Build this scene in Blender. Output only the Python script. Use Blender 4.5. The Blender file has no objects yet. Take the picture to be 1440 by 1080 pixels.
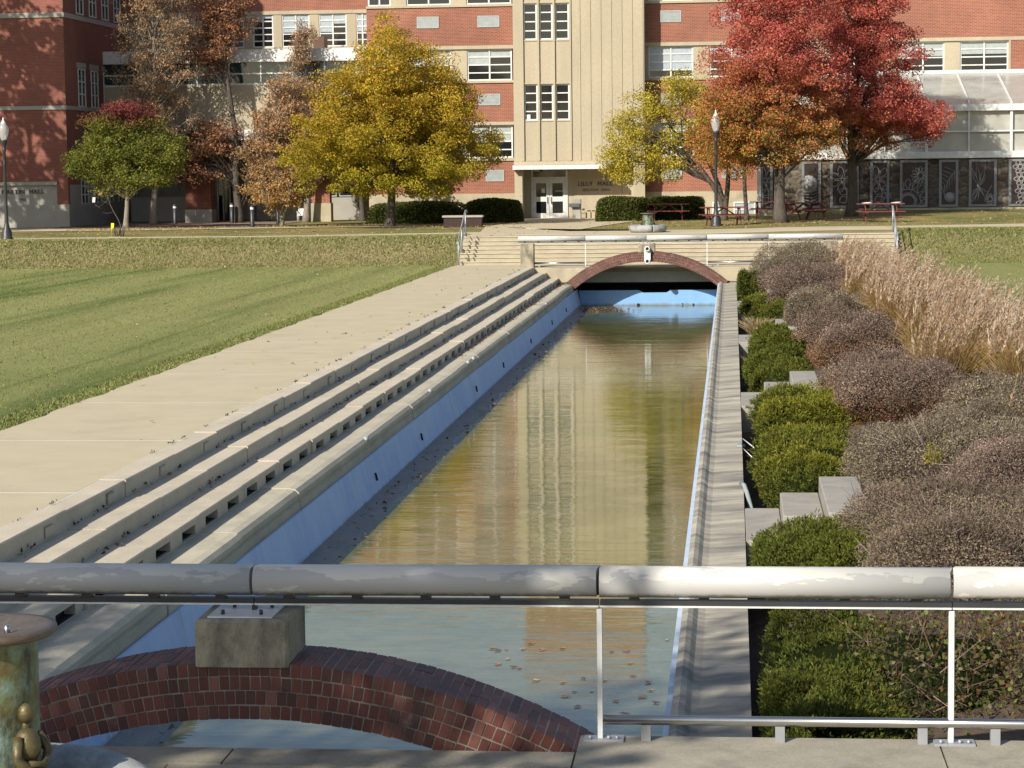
import bpy, math, random
import numpy as np
from mathutils import Vector, Matrix
R = random.Random(7)
sc = bpy.context.scene
col = sc.collection
# ---------------------------------------------------------------- camera
H, FPX, ROLL = 3.41, 3200.0, 0.012
PITCH, YAW = math.radians(5.449), math.radians(5.5735)
fwd = Vector((-math.sin(YAW)*math.cos(PITCH), math.cos(YAW)*math.cos(PITCH), -math.sin(PITCH)))
rgt = Vector((math.cos(YAW), math.sin(YAW), 0))
dwn = fwd.cross(rgt)
cr, sr = math.cos(ROLL), math.sin(ROLL)
cx = rgt*cr + dwn*sr
cy = rgt*sr - dwn*cr
cam = bpy.data.cameras.new('camera'); camo = bpy.data.objects.new('camera', cam); col.objects.link(camo)
camo.matrix_world = Matrix(((cx.x, cy.x, -fwd.x, 0), (cx.y, cy.y, -fwd.y, 0), (cx.z, cy.z, -fwd.z, H), (0, 0, 0, 1)))
cam.sensor_width = 36; cam.lens = FPX/1440*36; cam.clip_end = 3000; cam.clip_start = .1
sc.camera = camo
# ---------------------------------------------------------------- light
AZ, EL = math.radians(32), math.radians(33)          # shadows run towards +Y, swung 32 degrees to +X
sdir = Vector((math.sin(AZ)*math.cos(EL), math.cos(AZ)*math.cos(EL), -math.sin(EL)))
sun = bpy.data.lights.new('sun', 'SUN'); sun.energy = 4.7; sun.angle = math.radians(.53); sun.color = (1, .935, .825)
suno = bpy.data.objects.new('sun', sun); col.objects.link(suno)
suno.rotation_euler = sdir.to_track_quat('-Z', 'Y').to_euler()
w = bpy.data.worlds.new('World'); sc.world = w; w.use_nodes = True
nt = w.node_tree
sky = nt.nodes.new('ShaderNodeTexSky'); sky.sky_type = 'NISHITA'; sky.sun_disc = False
sky.sun_elevation = EL; sky.sun_rotation = AZ + math.pi
sky.air_density = 1.0; sky.dust_density = 1.2; sky.ozone_density = 1.0
bg = nt.nodes['Background']; bg.inputs[1].default_value = .094
nt.links.new(sky.outputs[0], bg.inputs[0])
sc.view_settings.view_transform = 'Standard'; sc.view_settings.look = 'None'
sc.view_settings.exposure = 0.5; sc.view_settings.gamma = 1
sc.cycles.max_bounces = 8; sc.cycles.transparent_max_bounces = 8
sc.cycles.caustics_reflective = False; sc.cycles.caustics_refractive = False

# ---------------------------------------------------------------- helpers
def at(x, y, Y):
    """point of the photo's pixel at distance Y along the pool axis"""
    a, b = (x-720)/FPX, (y-540)/FPX
    r = cx*a - cy*b + fwd
    t = Y/r.y
    return Vector((r.x*t, Y, H + r.z*t))
def sst(t):
    t = min(1, max(0, t)); return t*t*(3-2*t)
def gz(x, y):
    if y >= 78.9:
        b = sst((y-79.0)/3.2)
        up = .93 + .10*sst((x+2)/6) + .20*sst((x-0)/6)*sst((y-94)/10) - .06*sst((-x-8)/10) - .07*sst((y-95)/12)*sst((-x-2)/5)
        return b*up
    if y < 11:
        return .76*sst((11-y)/1.5)
    return 0.0
def G(x, y):
    z = .9
    a, b = (x-720)/FPX, (y-540)/FPX
    r = cx*a - cy*b + fwd
    for _ in range(8):
        t = (z-H)/r.z; z = gz(r.x*t, r.y*t)
    return Vector((r.x*t, r.y*t, z))

ORG = {}
def reg(o, org): ORG[o.name] = org; return o
def tag(o, label, cat, group=None, kind=None):
    if label: o['label'] = label
    if cat: o['category'] = cat
    if group: o['group'] = group
    if kind: o['kind'] = kind
    return o
def thing(name, label, cat, loc=(0, 0, 0), group=None):
    o = bpy.data.objects.new(name, None); col.objects.link(o); o.location = loc
    o.empty_display_size = .3
    tag(o, label, cat, group)
    return reg(o, Vector(loc))
def org_of(p): return ORG[p.name] if p else Vector((0, 0, 0))
def link(name, me, m, parent=None):
    if m is not None: me.materials.append(m)
    o = bpy.data.objects.new(name, me); col.objects.link(o)
    if parent: o.parent = parent
    return reg(o, org_of(parent))
def dup(root, loc, rz=0, label=None, group=None, s=1):
    r = root.copy(); col.objects.link(r); r.location = loc; r.rotation_euler = (0, 0, rz); r.scale = (s, s, s)
    if label: r['label'] = label
    if group: r['group'] = group
    for ch in list(root.children):
        c = ch.copy(); col.objects.link(c); c.parent = r
        for g in list(ch.children):
            d = g.copy(); col.objects.link(d); d.parent = c
    return r

class MB:
    def __init__(s): s.v = []; s.f = []; s.sm = []; s.c = []
    def face(s, idx, smooth=False): s.f.append(tuple(idx)); s.sm.append(smooth)
    def poly(s, pts):
        n = len(s.v); s.v += [tuple(p) for p in pts]; s.face(range(n, n+len(pts)))
    def box(s, x0, x1, y0, y1, z0, z1):
        n = len(s.v)
        s.v += [(x0,y0,z0),(x1,y0,z0),(x1,y1,z0),(x0,y1,z0),(x0,y0,z1),(x1,y0,z1),(x1,y1,z1),(x0,y1,z1)]
        for q in ((0,3,2,1),(4,5,6,7),(0,1,5,4),(1,2,6,5),(2,3,7,6),(3,0,4,7)): s.face([n+i for i in q])
        return s
    def bbox(s, x0, x1, y0, y1, z0, z1, b=.01):
        """box with bevelled upright edges and top"""
        n = len(s.v)
        def ring(i, z): s.v.extend([(x0+i+b,y0+i,z),(x1-i-b,y0+i,z),(x1-i,y0+i+b,z),(x1-i,y1-i-b,z),(x1-i-b,y1-i,z),(x0+i+b,y1-i,z),(x0+i,y1-i-b,z),(x0+i,y0+i+b,z)])
        ring(0, z0); ring(0, z1-b); ring(b, z1)
        for k in range(2):
            for i in range(8):
                j = (i+1) % 8; s.face([n+8*k+i, n+8*k+j, n+8*k+8+j, n+8*k+8+i])
        s.face([n+16+i for i in range(8)]); s.face([n+7-i for i in range(8)])
        return s
    def obox(s, c, ax, ay, az):
        n = len(s.v); c, ax, ay, az = Vector(c), Vector(ax), Vector(ay), Vector(az)
        for sx, sy, sz in ((-1,-1,-1),(1,-1,-1),(1,1,-1),(-1,1,-1),(-1,-1,1),(1,-1,1),(1,1,1),(-1,1,1)):
            s.v.append(tuple(c+ax*sx+ay*sy+az*sz))
        for q in ((0,3,2,1),(4,5,6,7),(0,1,5,4),(1,2,6,5),(2,3,7,6),(3,0,4,7)): s.face([n+i for i in q])
        return s
    def prism(s, pts, axis, a0, a1, smooth=False):
        """pts 2-D outline; axis 'y': pts are (x,z); 'x': (y,z); 'z': (x,y)"""
        n = len(s.v); k = len(pts)
        for a in (a0, a1):
            for p, q in pts:
                s.v.append((p, a, q) if axis == 'y' else (a, p, q) if axis == 'x' else (p, q, a))
        for i in range(k):
            j = (i+1) % k; s.face([n+i, n+j, n+k+j, n+k+i], smooth)
        s.face(range(n+k-1, n-1, -1)); s.face(range(n+k, n+2*k))
        return s
    def tube(s, pts, r, sides=8, cap=True, smooth=True):
        pts = [Vector(p) for p in pts]; m = len(pts)
        rs = r if isinstance(r, (list, tuple)) else [r]*m
        n = len(s.v); u = None
        for i, p in enumerate(pts):
            d = (pts[min(i+1, m-1)] - pts[max(i-1, 0)])
            d = d.normalized() if d.length > 1e-9 else Vector((0, 0, 1))
            if u is None: u = d.orthogonal().normalized()
            else:
                u = u - d*u.dot(d)
                u = u.normalized() if u.length > 1e-6 else d.orthogonal().normalized()
            v = d.cross(u)
            for k in range(sides):
                a = 2*math.pi*k/sides
                s.v.append(tuple(p + (u*math.cos(a) + v*math.sin(a))*rs[i]))
        for i in range(m-1):
            for k in range(sides):
                k2 = (k+1) % sides
                s.face([n+i*sides+k, n+i*sides+k2, n+(i+1)*sides+k2, n+(i+1)*sides+k], smooth)
        if cap:
            s.face([n+sides-1-k for k in range(sides)]); s.face([n+(m-1)*sides+k for k in range(sides)])
        return s
    def lathe(s, prof, c, sides=24, smooth=True, arc=(0, 2*math.pi)):
        n = len(s.v); m = len(prof); full = arc[1]-arc[0] > 6.28
        na = sides if full else sides+1
        for r, z in prof:
            for k in range(na):
                a = arc[0]+(arc[1]-arc[0])*k/sides
                s.v.append((c[0]+r*math.cos(a), c[1]+r*math.sin(a), c[2]+z))
        for i in range(m-1):
            for k in range(sides):
                k2 = (k+1) % na
                s.face([n+i*na+k, n+i*na+k2, n+(i+1)*na+k2, n+(i+1)*na+k], smooth)
        return s
    def ell(s, c, rx, ry, rz, seg=12, rings=7):
        n = len(s.v)
        for i in range(rings+1):
            t = math.pi*i/rings
            for k in range(seg):
                a = 2*math.pi*k/seg
                s.v.append((c[0]+rx*math.sin(t)*math.cos(a), c[1]+ry*math.sin(t)*math.sin(a), c[2]+rz*math.cos(t)))
        for i in range(rings):
            for k in range(seg):
                k2 = (k+1) % seg
                s.face([n+i*seg+k, n+(i+1)*seg+k, n+(i+1)*seg+k2, n+i*seg+k2], True)
        return s
    def pieces(s):
        p = list(range(len(s.v)))
        def f(i):
            while p[i] != i: p[i] = p[p[i]]; i = p[i]
            return i
        for q in s.f:
            for i in q[1:]: p[f(i)] = f(q[0])
        d = {}
        for q, m in zip(s.f, s.sm): d.setdefault(f(q[0]), []).append((q, m))
        out = []
        for qs in d.values():
            b = MB(); mp = {}
            for q, m in qs:
                for i in q:
                    if i not in mp: mp[i] = len(b.v); b.v.append(s.v[i])
                b.face([mp[i] for i in q], m)
            out.append(b)
        return out
    def each(s, name, m, parent=None):
        """one object per separate piece"""
        return [b.build(name, m, parent) for b in s.pieces()]
    def build(s, name, m, parent=None, local=False, colors=None):
        o = Vector((0, 0, 0)) if local else org_of(parent)
        me = bpy.data.meshes.new(name)
        me.from_pydata([(a-o.x, b-o.y, c-o.z) for a, b, c in s.v], [], s.f)
        me.polygons.foreach_set('use_smooth', s.sm)
        if colors is not None:
            at_ = me.color_attributes.new('Col', 'FLOAT_COLOR', 'POINT'); at_.data.foreach_set('color', np.asarray(colors, dtype=np.float32).ravel())
        me.update()
        return link(name, me, m, parent)
def struct(o): o['kind'] = 'structure'; return o

# ---------------------------------------------------------------- materials
def nodes(name):
    m = bpy.data.materials.new(name); m.use_nodes = True
    t = m.node_tree; return m, t, t.nodes['Principled BSDF']
def N(t, typ, **k):
    n = t.nodes.new(typ)
    for a, b in k.items():
        if a.startswith('i_'):
            key = a[2:]; key = int(key) if key.isdigit() else key.replace('_', ' ')
            n.inputs[key].default_value = b
        else: setattr(n, a, b)
    return n
def noise(t, vec, scale, detail=4, rough=.55):
    n = N(t, 'ShaderNodeTexNoise'); n.inputs['Scale'].default_value = scale; n.inputs['Detail'].default_value = detail; n.inputs['Roughness'].default_value = rough
    t.links.new(vec, n.inputs['Vector']); return n.outputs['Fac']
def ramp(t, fac, *stops):
    n = N(t, 'ShaderNodeValToRGB'); e = n.color_ramp.elements
    while len(e) > len(stops): e.remove(e[-1])
    while len(e) < len(stops): e.new(1)
    for el, (p, c) in zip(e, stops):
        el.position = p; el.color = (*c, 1) if isinstance(c, (tuple, list)) else (c, c, c, 1)
    t.links.new(fac, n.inputs[0]); return n.outputs[0]
def mix(t, f, a, b, mode='MIX'):
    n = N(t, 'ShaderNodeMix', data_type='RGBA', blend_type=mode)
    if isinstance(f, (int, float)): n.inputs[0].default_value = f
    else: t.links.new(f, n.inputs[0])
    for s_, v in ((6, a), (7, b)):
        if isinstance(v, (tuple, list)): n.inputs[s_].default_value = (*v, 1)
        else: t.links.new(v, n.inputs[s_])
    return n.outputs[2]
def mapping(t, scale=(1, 1, 1), rot=(0, 0, 0)):
    tc = N(t, 'ShaderNodeTexCoord'); mp = N(t, 'ShaderNodeMapping')
    mp.inputs['Scale'].default_value = scale; mp.inputs['Rotation'].default_value = rot
    t.links.new(tc.outputs['Object'], mp.inputs[0]); return mp.outputs[0]
def bump(t, p, h, strength=.3, dist=.01):
    b = N(t, 'ShaderNodeBump'); b.inputs['Strength'].default_value = strength; b.inputs['Distance'].default_value = dist
    t.links.new(h, b.inputs['Height']); t.links.new(b.outputs[0], p.inputs['Normal']); return b
def pmat(name, c1, c2, scale=3, rough=.8, bmp=.3, bscale=60, stain=None, sscale=1.2, sramp=(.55, .75), metal=0, vs=(1, 1, 1), bd=.006, fine=.12):
    """two-tone noise, a fine grain and optional stains with their own outline"""
    m, t, p = nodes(name); v = mapping(t, vs)
    c = ramp(t, noise(t, v, scale, 5, .6), (.3, c1), (.7, c2))
    g = noise(t, v, bscale, 3, .7)
    c = mix(t, 1.0, c, ramp(t, g, (.25, 1-fine*2), (.75, 1+fine)), 'MULTIPLY')
    if stain: c = mix(t, ramp(t, noise(t, v, sscale, 7, .65), (sramp[0], 0.0), (sramp[1], .85)), c, stain)
    t.links.new(c, p.inputs['Base Color']); p.inputs['Roughness'].default_value = rough; p.inputs['Metallic'].default_value = metal
    if bmp: bump(t, p, g, bmp, bd)
    return m
def brick(name, c1, c2, mort, bw=.21, bh=.068, mw=.011, blotch=.36):
    m, t, p = nodes(name)
    tc = N(t, 'ShaderNodeTexCoord'); sx = N(t, 'ShaderNodeSeparateXYZ'); t.links.new(tc.outputs['Object'], sx.inputs[0])
    ad = N(t, 'ShaderNodeMath', operation='ADD'); t.links.new(sx.outputs[0], ad.inputs[0]); t.links.new(sx.outputs[1], ad.inputs[1])
    cb = N(t, 'ShaderNodeCombineXYZ'); t.links.new(ad.outputs[0], cb.inputs[0]); t.links.new(sx.outputs[2], cb.inputs[1])
    b = N(t, 'ShaderNodeTexBrick'); b.inputs['Scale'].default_value = 1; b.inputs['Brick Width'].default_value = bw; b.inputs['Row Height'].default_value = bh; b.inputs['Mortar Size'].default_value = mw
    b.inputs['Color1'].default_value = (*c1, 1); b.inputs['Color2'].default_value = (*c2, 1); b.inputs['Mortar'].default_value = (*mort, 1); b.inputs['Bias'].default_value = 0
    t.links.new(cb.outputs[0], b.inputs['Vector'])
    n = noise(t, tc.outputs['Object'], .35, 6, .65)
    c = mix(t, 1.0, b.outputs['Color'], ramp(t, n, (.25, 1-blotch), (.75, 1+blotch*.4)), 'MULTIPLY')
    t.links.new(c, p.inputs['Base Color']); p.inputs['Roughness'].default_value = .85
    bump(t, p, b.outputs['Fac'], -.4, .008)
    return m
def attr_mat(name, rough=.7, trans=.3, spec=.2):
    """colour from the mesh's own per-leaf colours; a little light passes through"""
    m, t, p = nodes(name)
    a = N(t, 'ShaderNodeAttribute', attribute_name='Col')
    t.links.new(a.outputs['Color'], p.inputs['Base Color']); p.inputs['Roughness'].default_value = rough
    p.inputs['Specular IOR Level'].default_value = spec
    if trans:
        tr = N(t, 'ShaderNodeBsdfTranslucent'); t.links.new(a.outputs['Color'], tr.inputs[0])
        mx = N(t, 'ShaderNodeMixShader'); mx.inputs[0].default_value = trans
        t.links.new(p.outputs[0], mx.inputs[1]); t.links.new(tr.outputs[0], mx.inputs[2])
        t.links.new(mx.outputs[0], t.nodes['Material Output'].inputs[0])
    return m
def plain(name, c, rough=.5, metal=0, spec=.5):
    m, t, p = nodes(name); v = mapping(t)
    cc = ramp(t, noise(t, v, 6, 4), (.3, tuple(x*.88 for x in c)), (.7, tuple(min(1, x*1.08) for x in c)))
    t.links.new(cc, p.inputs['Base Color']); p.inputs['Roughness'].default_value = rough; p.inputs['Metallic'].default_value = metal; p.inputs['Specular IOR Level'].default_value = spec
    return m
M = {}
M['walk'] = pmat('walk_concrete', (.455, .385, .25), (.505, .43, .285), 1.3, .9, .25, 90, (.36, .305, .205), .9, (.52, .80), fine=.10)
M['step'] = pmat('step_concrete', (.46, .40, .30), (.56, .49, .37), 2.2, .9, .35, 70, (.30, .275, .225), 1.6, (.56, .80), vs=(1, .6, 1))
M['coping'] = pmat('coping_concrete', (.40, .36, .27), (.53, .475, .355), 2.5, .85, .3, 60, (.25, .235, .18), 1.8, (.54, .78), vs=(1, .5, 1))
M['gutter'] = pmat('gutter_concrete', (.34, .31, .245), (.50, .45, .35), 5, .85, .3, 50, (.125, .118, .105), 1.3, (.44, .62), vs=(.30, 1.3, 1))  # blotches are stains plus the trees' dappled shade painted in
M['deck'] = pmat('deck_concrete', (.36, .31, .22), (.44, .385, .27), 2.5, .9, .35, 80, (.25, .22, .17), 2.2, (.55, .8))
M['curb'] = pmat('curb_concrete', (.27, .245, .19), (.36, .325, .25), 4, .9, .4, 60, (.16, .15, .12), 3, (.52, .75))
M['pier'] = pmat('pier_concrete', (.30, .26, .185), (.42, .36, .25), 3, .9, .35, 70, (.075, .07, .06), 2.6, (.44, .60), vs=(1, 1, .55))
M['limestone'] = pmat('limestone', (.385, .332, .232), (.465, .402, .285), .8, .85, .2, 40, (.31, .265, .19), .55, (.46, .8), vs=(1, 1, .22))
M['base_stone'] = pmat('base_concrete', (.36, .31, .21), (.46, .40, .28), 1, .9, .3, 30, (.22, .20, .15), .8, (.5, .72))
M['gray_stone'] = pmat('gray_limestone', (.30, .285, .25), (.38, .36, .31), 1, .9, .2, 30)
M['brick_hall'] = brick('red_brick', (.305, .076, .042), (.235, .050, .029), (.33, .22, .15))
M['brick_dark'] = brick('dark_red_brick', (.27, .068, .044), (.21, .05, .033), (.22, .13, .095))
M['brick_seat'] = brick('maroon_brick', (.040, .015, .012), (.032, .012, .010), (.055, .038, .03))
M['white'] = plain('white_paint', (.64, .63, .60), .5)
M['alum'] = plain('painted_aluminium', (.62, .62, .60), .4)
M['panelframe'] = plain('dull_zinc_frame', (.20, .205, .21), .5, .2)
M['planter'] = pmat('planter_concrete', (.27, .25, .215), (.36, .33, .285), 2.5, .9, .35, 70, (.19, .18, .16), 1.6, (.52, .75))
M['graymetal'] = plain('gray_metal', (.33, .34, .35), .45, .3)
M['steel'] = plain('brushed_steel', (.55, .54, .51), .28, 1)
M['darkmetal'] = plain('dark_metal', (.03, .03, .032), .45)
M['blind'] = plain('pale_blind', (.34, .38, .36), .35)
M['blindblue'] = plain('bluish_blind', (.36, .41, .44), .3)
M['redwood'] = plain('red_stained_wood', (.125, .026, .022), .65)
M['bark'] = pmat('bark', (.055, .044, .035), (.115, .095, .075), 14, .95, .8, 30, vs=(1, 1, .25), bd=.03)
M['barkgray'] = pmat('gray_bark', (.17, .145, .115), (.28, .245, .19), 12, .95, .7, 30, vs=(1, 1, .25), bd=.03)
M['bronze'] = None
def glass(name, c, rough=.06):
    m, t, p = nodes(name); p.inputs['Base Color'].default_value = (*c, 1); p.inputs['Roughness'].default_value = rough
    p.inputs['Specular IOR Level'].default_value = .7
    v = mapping(t); bump(t, p, noise(t, v, .8, 2), .06, .05)
    return m
M['glass'] = glass('dark_glass', (.012, .014, .016))
M['glassgreen'] = glass('green_glass', (.02, .045, .045))
# ---- grass, mulch, water
def lawn_mat(name, dry=.0, stripes=True, straw=(.30, .235, .115), g1=(.140, .174, .046), g2=(.228, .248, .080), sc_=1.0):
    m, t, p = nodes(name); tc = N(t, 'ShaderNodeTexCoord'); v = tc.outputs['Object']
    a = noise(t, v, .22, 6, .62); b = noise(t, v, 2.6, 6, .7); f = noise(t, v, 38, 3, .8)
    c = ramp(t, a, (.32, g1), (.66, g2))
    c = mix(t, ramp(t, b, (.45, 0.0), (.78, .5)), c, (.27, .245, .10))
    if stripes:
        mp = N(t, 'ShaderNodeMapping'); mp.inputs['Scale'].default_value = (1, .035, 1); t.links.new(v, mp.inputs[0])
        s1 = noise(t, mp.outputs[0], .55, 3, .6)
        c = mix(t, ramp(t, s1, (.465, 0.0), (.515, .95), (.60, 0.05)), c, (.092, .124, .030))
        s2 = noise(t, mp.outputs[0], .33, 2, .5)
        c = mix(t, ramp(t, s2, (.42, 0.0), (.58, .7)), c, (.32, .305, .12))
    if dry: c = mix(t, ramp(t, noise(t, v, .42, 7, .72), (.5-dry*.3, 0.0), (.62, .9)), c, straw)
    c = mix(t, 1.0, c, ramp(t, f, (.2, .68), (.8, 1.28)), 'MULTIPLY')
    t.links.new(c, p.inputs['Base Color']); p.inputs['Roughness'].default_value = .9; p.inputs['Specular IOR Level'].default_value = .15
    bump(t, p, f, .8, .04)
    return m
M['lawn'] = lawn_mat('mown_lawn')
M['bank'] = lawn_mat('dry_bank_grass', .80, False, (.31, .235, .13), (.095, .105, .036), (.16, .16, .06))
M['uplawn'] = lawn_mat('upper_grass', .28, False, (.32, .245, .10), (.10, .118, .035), (.18, .175, .058))
M['mulch'] = pmat('mulch', (.055, .035, .024), (.13, .085, .055), 6, .95, .8, 40, bd=.03)
M['silt'] = pmat('wet_silt', (.17, .165, .155), (.25, .24, .225), 3, .7, .4, 40, (.06, .055, .045), 3, (.62, .7), vs=(1, .5, 1))
def water_mat():
    m, t, p = nodes('pool_water'); tc = N(t, 'ShaderNodeTexCoord'); v = tc.outputs['Object']
    a = noise(t, v, .16, 4, .6); b = noise(t, v, 1.4, 4, .65)
    sx = N(t, 'ShaderNodeSeparateXYZ'); t.links.new(v, sx.inputs[0])
    c = ramp(t, a, (.36, (.070, .075, .012)), (.5, (.150, .142, .048)), (.64, (.080, .098, .020)))
    c = mix(t, ramp(t, b, (.46, 0.0), (.66, .75)), c, (.165, .150, .062))
    c = mix(t, ramp(t, noise(t, v, 3.4, 6, .7), (.50, 0.0), (.70, .6)), c, (.050, .058, .014))
    c = mix(t, ramp(t, noise(t, v, .75, 5, .7), (.56, 0.0), (.68, .7)), c, (.20, .185, .105))
    mr = N(t, 'ShaderNodeMapRange'); mr.inputs['From Min'].default_value = 27; mr.inputs['From Max'].default_value = 14
    t.links.new(sx.outputs[1], mr.inputs['Value'])
    c = mix(t, mr.outputs[0], c, (.135, .14, .105))  # near water greyed: the sky's reflection put into the base colour
    t.links.new(c, p.inputs['Base Color']); p.inputs['Roughness'].default_value = .04; p.inputs['IOR'].default_value = 1.33
    p.inputs['Specular IOR Level'].default_value = .47
    mp = N(t, 'ShaderNodeMapping'); mp.inputs['Scale'].default_value = (.45, 1.6, 1); t.links.new(v, mp.inputs[0])
    n1 = noise(t, mp.outputs[0], 4.5, 3, .55); n2 = noise(t, mp.outputs[0], 1.1, 2, .5)
    ad = N(t, 'ShaderNodeMath', operation='MULTIPLY_ADD'); ad.inputs[1].default_value = .35
    t.links.new(n1, ad.inputs[0]); t.links.new(n2, ad.inputs[2])
    bump(t, p, ad.outputs[0], 1.0, .0060)
    return m
M['water'] = water_mat()
def blue_mat(name='chalky_blue_paint_for_shade', c1=(.31, .455, .73), c2=(.43, .57, .80), chalk=.85):
    m, t, p = nodes(name); v = mapping(t, (1, 1, 1)); vs = mapping(t, (1, 1.6, .10)); vh = mapping(t, (1, .25, 2.2))
    c = ramp(t, noise(t, v, 1.1, 6, .65), (.3, c1), (.7, c2))
    c = mix(t, ramp(t, noise(t, vs, 2.6, 7, .7), (.46, 0.0), (.74, chalk)), c, (.52, .61, .74))
    c = mix(t, ramp(t, noise(t, vs, 1.3, 5, .7), (.58, 0.0), (.72, .6)), c, (.20, .24, .30))
    c = mix(t, ramp(t, noise(t, vh, 3.0, 7, .75), (.66, 0.0), (.69, .7)), c, (.46, .46, .42))
    sx = N(t, 'ShaderNodeSeparateXYZ'); tc = N(t, 'ShaderNodeTexCoord'); t.links.new(tc.outputs['Object'], sx.inputs[0])
    ad = N(t, 'ShaderNodeMath', operation='MULTIPLY_ADD'); ad.inputs[1].default_value = .22; t.links.new(noise(t, vs, 4, 5, .7), ad.inputs[0]); t.links.new(sx.outputs[2], ad.inputs[2])
    c = mix(t, ramp(t, ad.outputs[0], (.115, .8), (.20, 0.0)), c, (.14, .15, .12))
    t.links.new(c, p.inputs['Base Color']); p.inputs['Roughness'].default_value = .7
    return m
M['blue'] = blue_mat()  # chalky wear, plus a base lifted for the wall in shade
M['blue_pale'] = blue_mat('worn_pale_blue_paint', (.36, .47, .62), (.52, .60, .68), .9)
M['blue_end'] = blue_mat('blue_pool_paint_for_sun', (.165, .34, .63), (.215, .40, .69), .12)  # copy of the pool paint, deepened for the sunlit end wall
M['black'] = plain('opening_shade', (.010, .010, .010), .9)  # flat black that paints the darkness inside openings
M['shade_panel'] = pmat('worn_white_panel', (.74, .74, .68), (.86, .85, .79), 3, .8, .2, 30)
def arch_brick_mat():
    m, t, p = nodes('arch_brick'); a = N(t, 'ShaderNodeAttribute', attribute_name='Col'); v = mapping(t)
    c = mix(t, ramp(t, noise(t, v, 1.7, 6, .7), (.52, 0.0), (.78, .62)), a.outputs['Color'], (.045, .034, .030))
    c = mix(t, ramp(t, noise(t, v, 3.3, 5, .7), (.63, 0.0), (.76, .5)), c, (.30, .25, .21))
    g = noise(t, v, 90, 3, .7)
    c = mix(t, 1.0, c, ramp(t, g, (.2, .75), (.8, 1.2)), 'MULTIPLY')
    t.links.new(c, p.inputs['Base Color']); p.inputs['Roughness'].default_value = .62
    bump(t, p, g, .5, .004); return m
M['archbrick'] = arch_brick_mat()
M['mortar'] = pmat('mortar', (.22, .185, .15), (.36, .31, .255), 5, .95, .4, 80, (.09, .08, .07), 1.8, (.5, .7))
def rail_mat():
    m, t, p = nodes('peeling_white_rail'); v = mapping(t, (.42, 1.3, 1.3))
    tc = N(t, 'ShaderNodeTexCoord'); sx = N(t, 'ShaderNodeSeparateXYZ'); t.links.new(tc.outputs['Object'], sx.inputs[0])
    mr = N(t, 'ShaderNodeMapRange'); mr.inputs['From Min'].default_value = .96; mr.inputs['From Max'].default_value = 1.05; mr.inputs['To Min'].default_value = -.11; mr.inputs['To Max'].default_value = .10; t.links.new(sx.outputs[2], mr.inputs['Value'])
    ad = N(t, 'ShaderNodeMath', operation='ADD'); t.links.new(noise(t, v, 8, 9, .60), ad.inputs[0]); t.links.new(mr.outputs[0], ad.inputs[1])
    f = ramp(t, ad.outputs[0], (.50, 0.0), (.515, 1.0))
    c = mix(t, f, (.40, .395, .385), (.54, .525, .48))
    n2 = noise(t, mapping(t, (.8, 2, 2)), 14, 7, .75)
    c = mix(t, ramp(t, n2, (.60, 0.0), (.74, .6)), c, (.27, .25, .21))
    n3 = noise(t, mapping(t, (.25, 1, 1)), 3, 6, .7)
    c = mix(t, ramp(t, n3, (.48, 0.0), (.72, .4)), c, (.40, .38, .33))
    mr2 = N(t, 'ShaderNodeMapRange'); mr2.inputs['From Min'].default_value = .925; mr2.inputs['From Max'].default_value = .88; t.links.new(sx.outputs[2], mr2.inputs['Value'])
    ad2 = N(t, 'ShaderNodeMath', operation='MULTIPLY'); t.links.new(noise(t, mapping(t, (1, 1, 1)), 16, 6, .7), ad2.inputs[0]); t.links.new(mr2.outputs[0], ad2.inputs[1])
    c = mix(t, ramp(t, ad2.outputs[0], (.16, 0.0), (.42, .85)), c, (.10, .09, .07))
    t.links.new(c, p.inputs['Base Color']); p.inputs['Roughness'].default_value = .5
    bump(t, p, f, .35, .003); return m
M['rail'] = rail_mat()
def rubble_mat():
    m, t, p = nodes('rubble_stone'); v = mapping(t, (2.6, 2.6, 4.4))
    vo = N(t, 'ShaderNodeTexVoronoi', feature='F1'); vo.inputs['Scale'].default_value = 1; vo.inputs['Randomness'].default_value = .9; t.links.new(v, vo.inputs['Vector'])
    sp = N(t, 'ShaderNodeSeparateColor'); t.links.new(vo.outputs['Color'], sp.inputs[0])
    c = ramp(t, sp.outputs[0], (.0, (.045, .032, .022)), (.3, (.125, .10, .07)), (.55, (.065, .06, .055)), (.8, (.21, .175, .125)), (1, (.09, .055, .035)))
    ve = N(t, 'ShaderNodeTexVoronoi', feature='DISTANCE_TO_EDGE'); ve.inputs['Scale'].default_value = 1; ve.inputs['Randomness'].default_value = .9; t.links.new(v, ve.inputs['Vector'])
    c = mix(t, ramp(t, ve.outputs['Distance'], (.02, 1.0), (.07, 0.0)), c, (.10, .09, .08))
    c = mix(t, 1.0, c, ramp(t, noise(t, v, 6, 4, .7), (.2, .6), (.8, 1.3)), 'MULTIPLY')
    t.links.new(c, p.inputs['Base Color']); p.inputs['Roughness'].default_value = .9
    bump(t, p, ve.outputs['Distance'], .8, .12); return m
M['rubble'] = rubble_mat()
def bronze_mat():
    m, t, p = nodes('patinated_bronze'); v = mapping(t); vz = mapping(t, (1, 1, .3))
    c = ramp(t, noise(t, v, 5, 6, .65), (.34, (.25, .30, .28)), (.45, (.16, .225, .17)), (.56, (.12, .125, .05)), (.68, (.10, .055, .022)))
    c = mix(t, ramp(t, noise(t, vz, 9, 6, .75), (.50, 0.0), (.62, .9)), c, (.035, .028, .020))
    t.links.new(c, p.inputs['Base Color']); p.inputs['Roughness'].default_value = .5; p.inputs['Metallic'].default_value = .25
    bump(t, p, noise(t, v, 40, 4), .4, .01); return m
M['bronze'] = bronze_mat()
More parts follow.
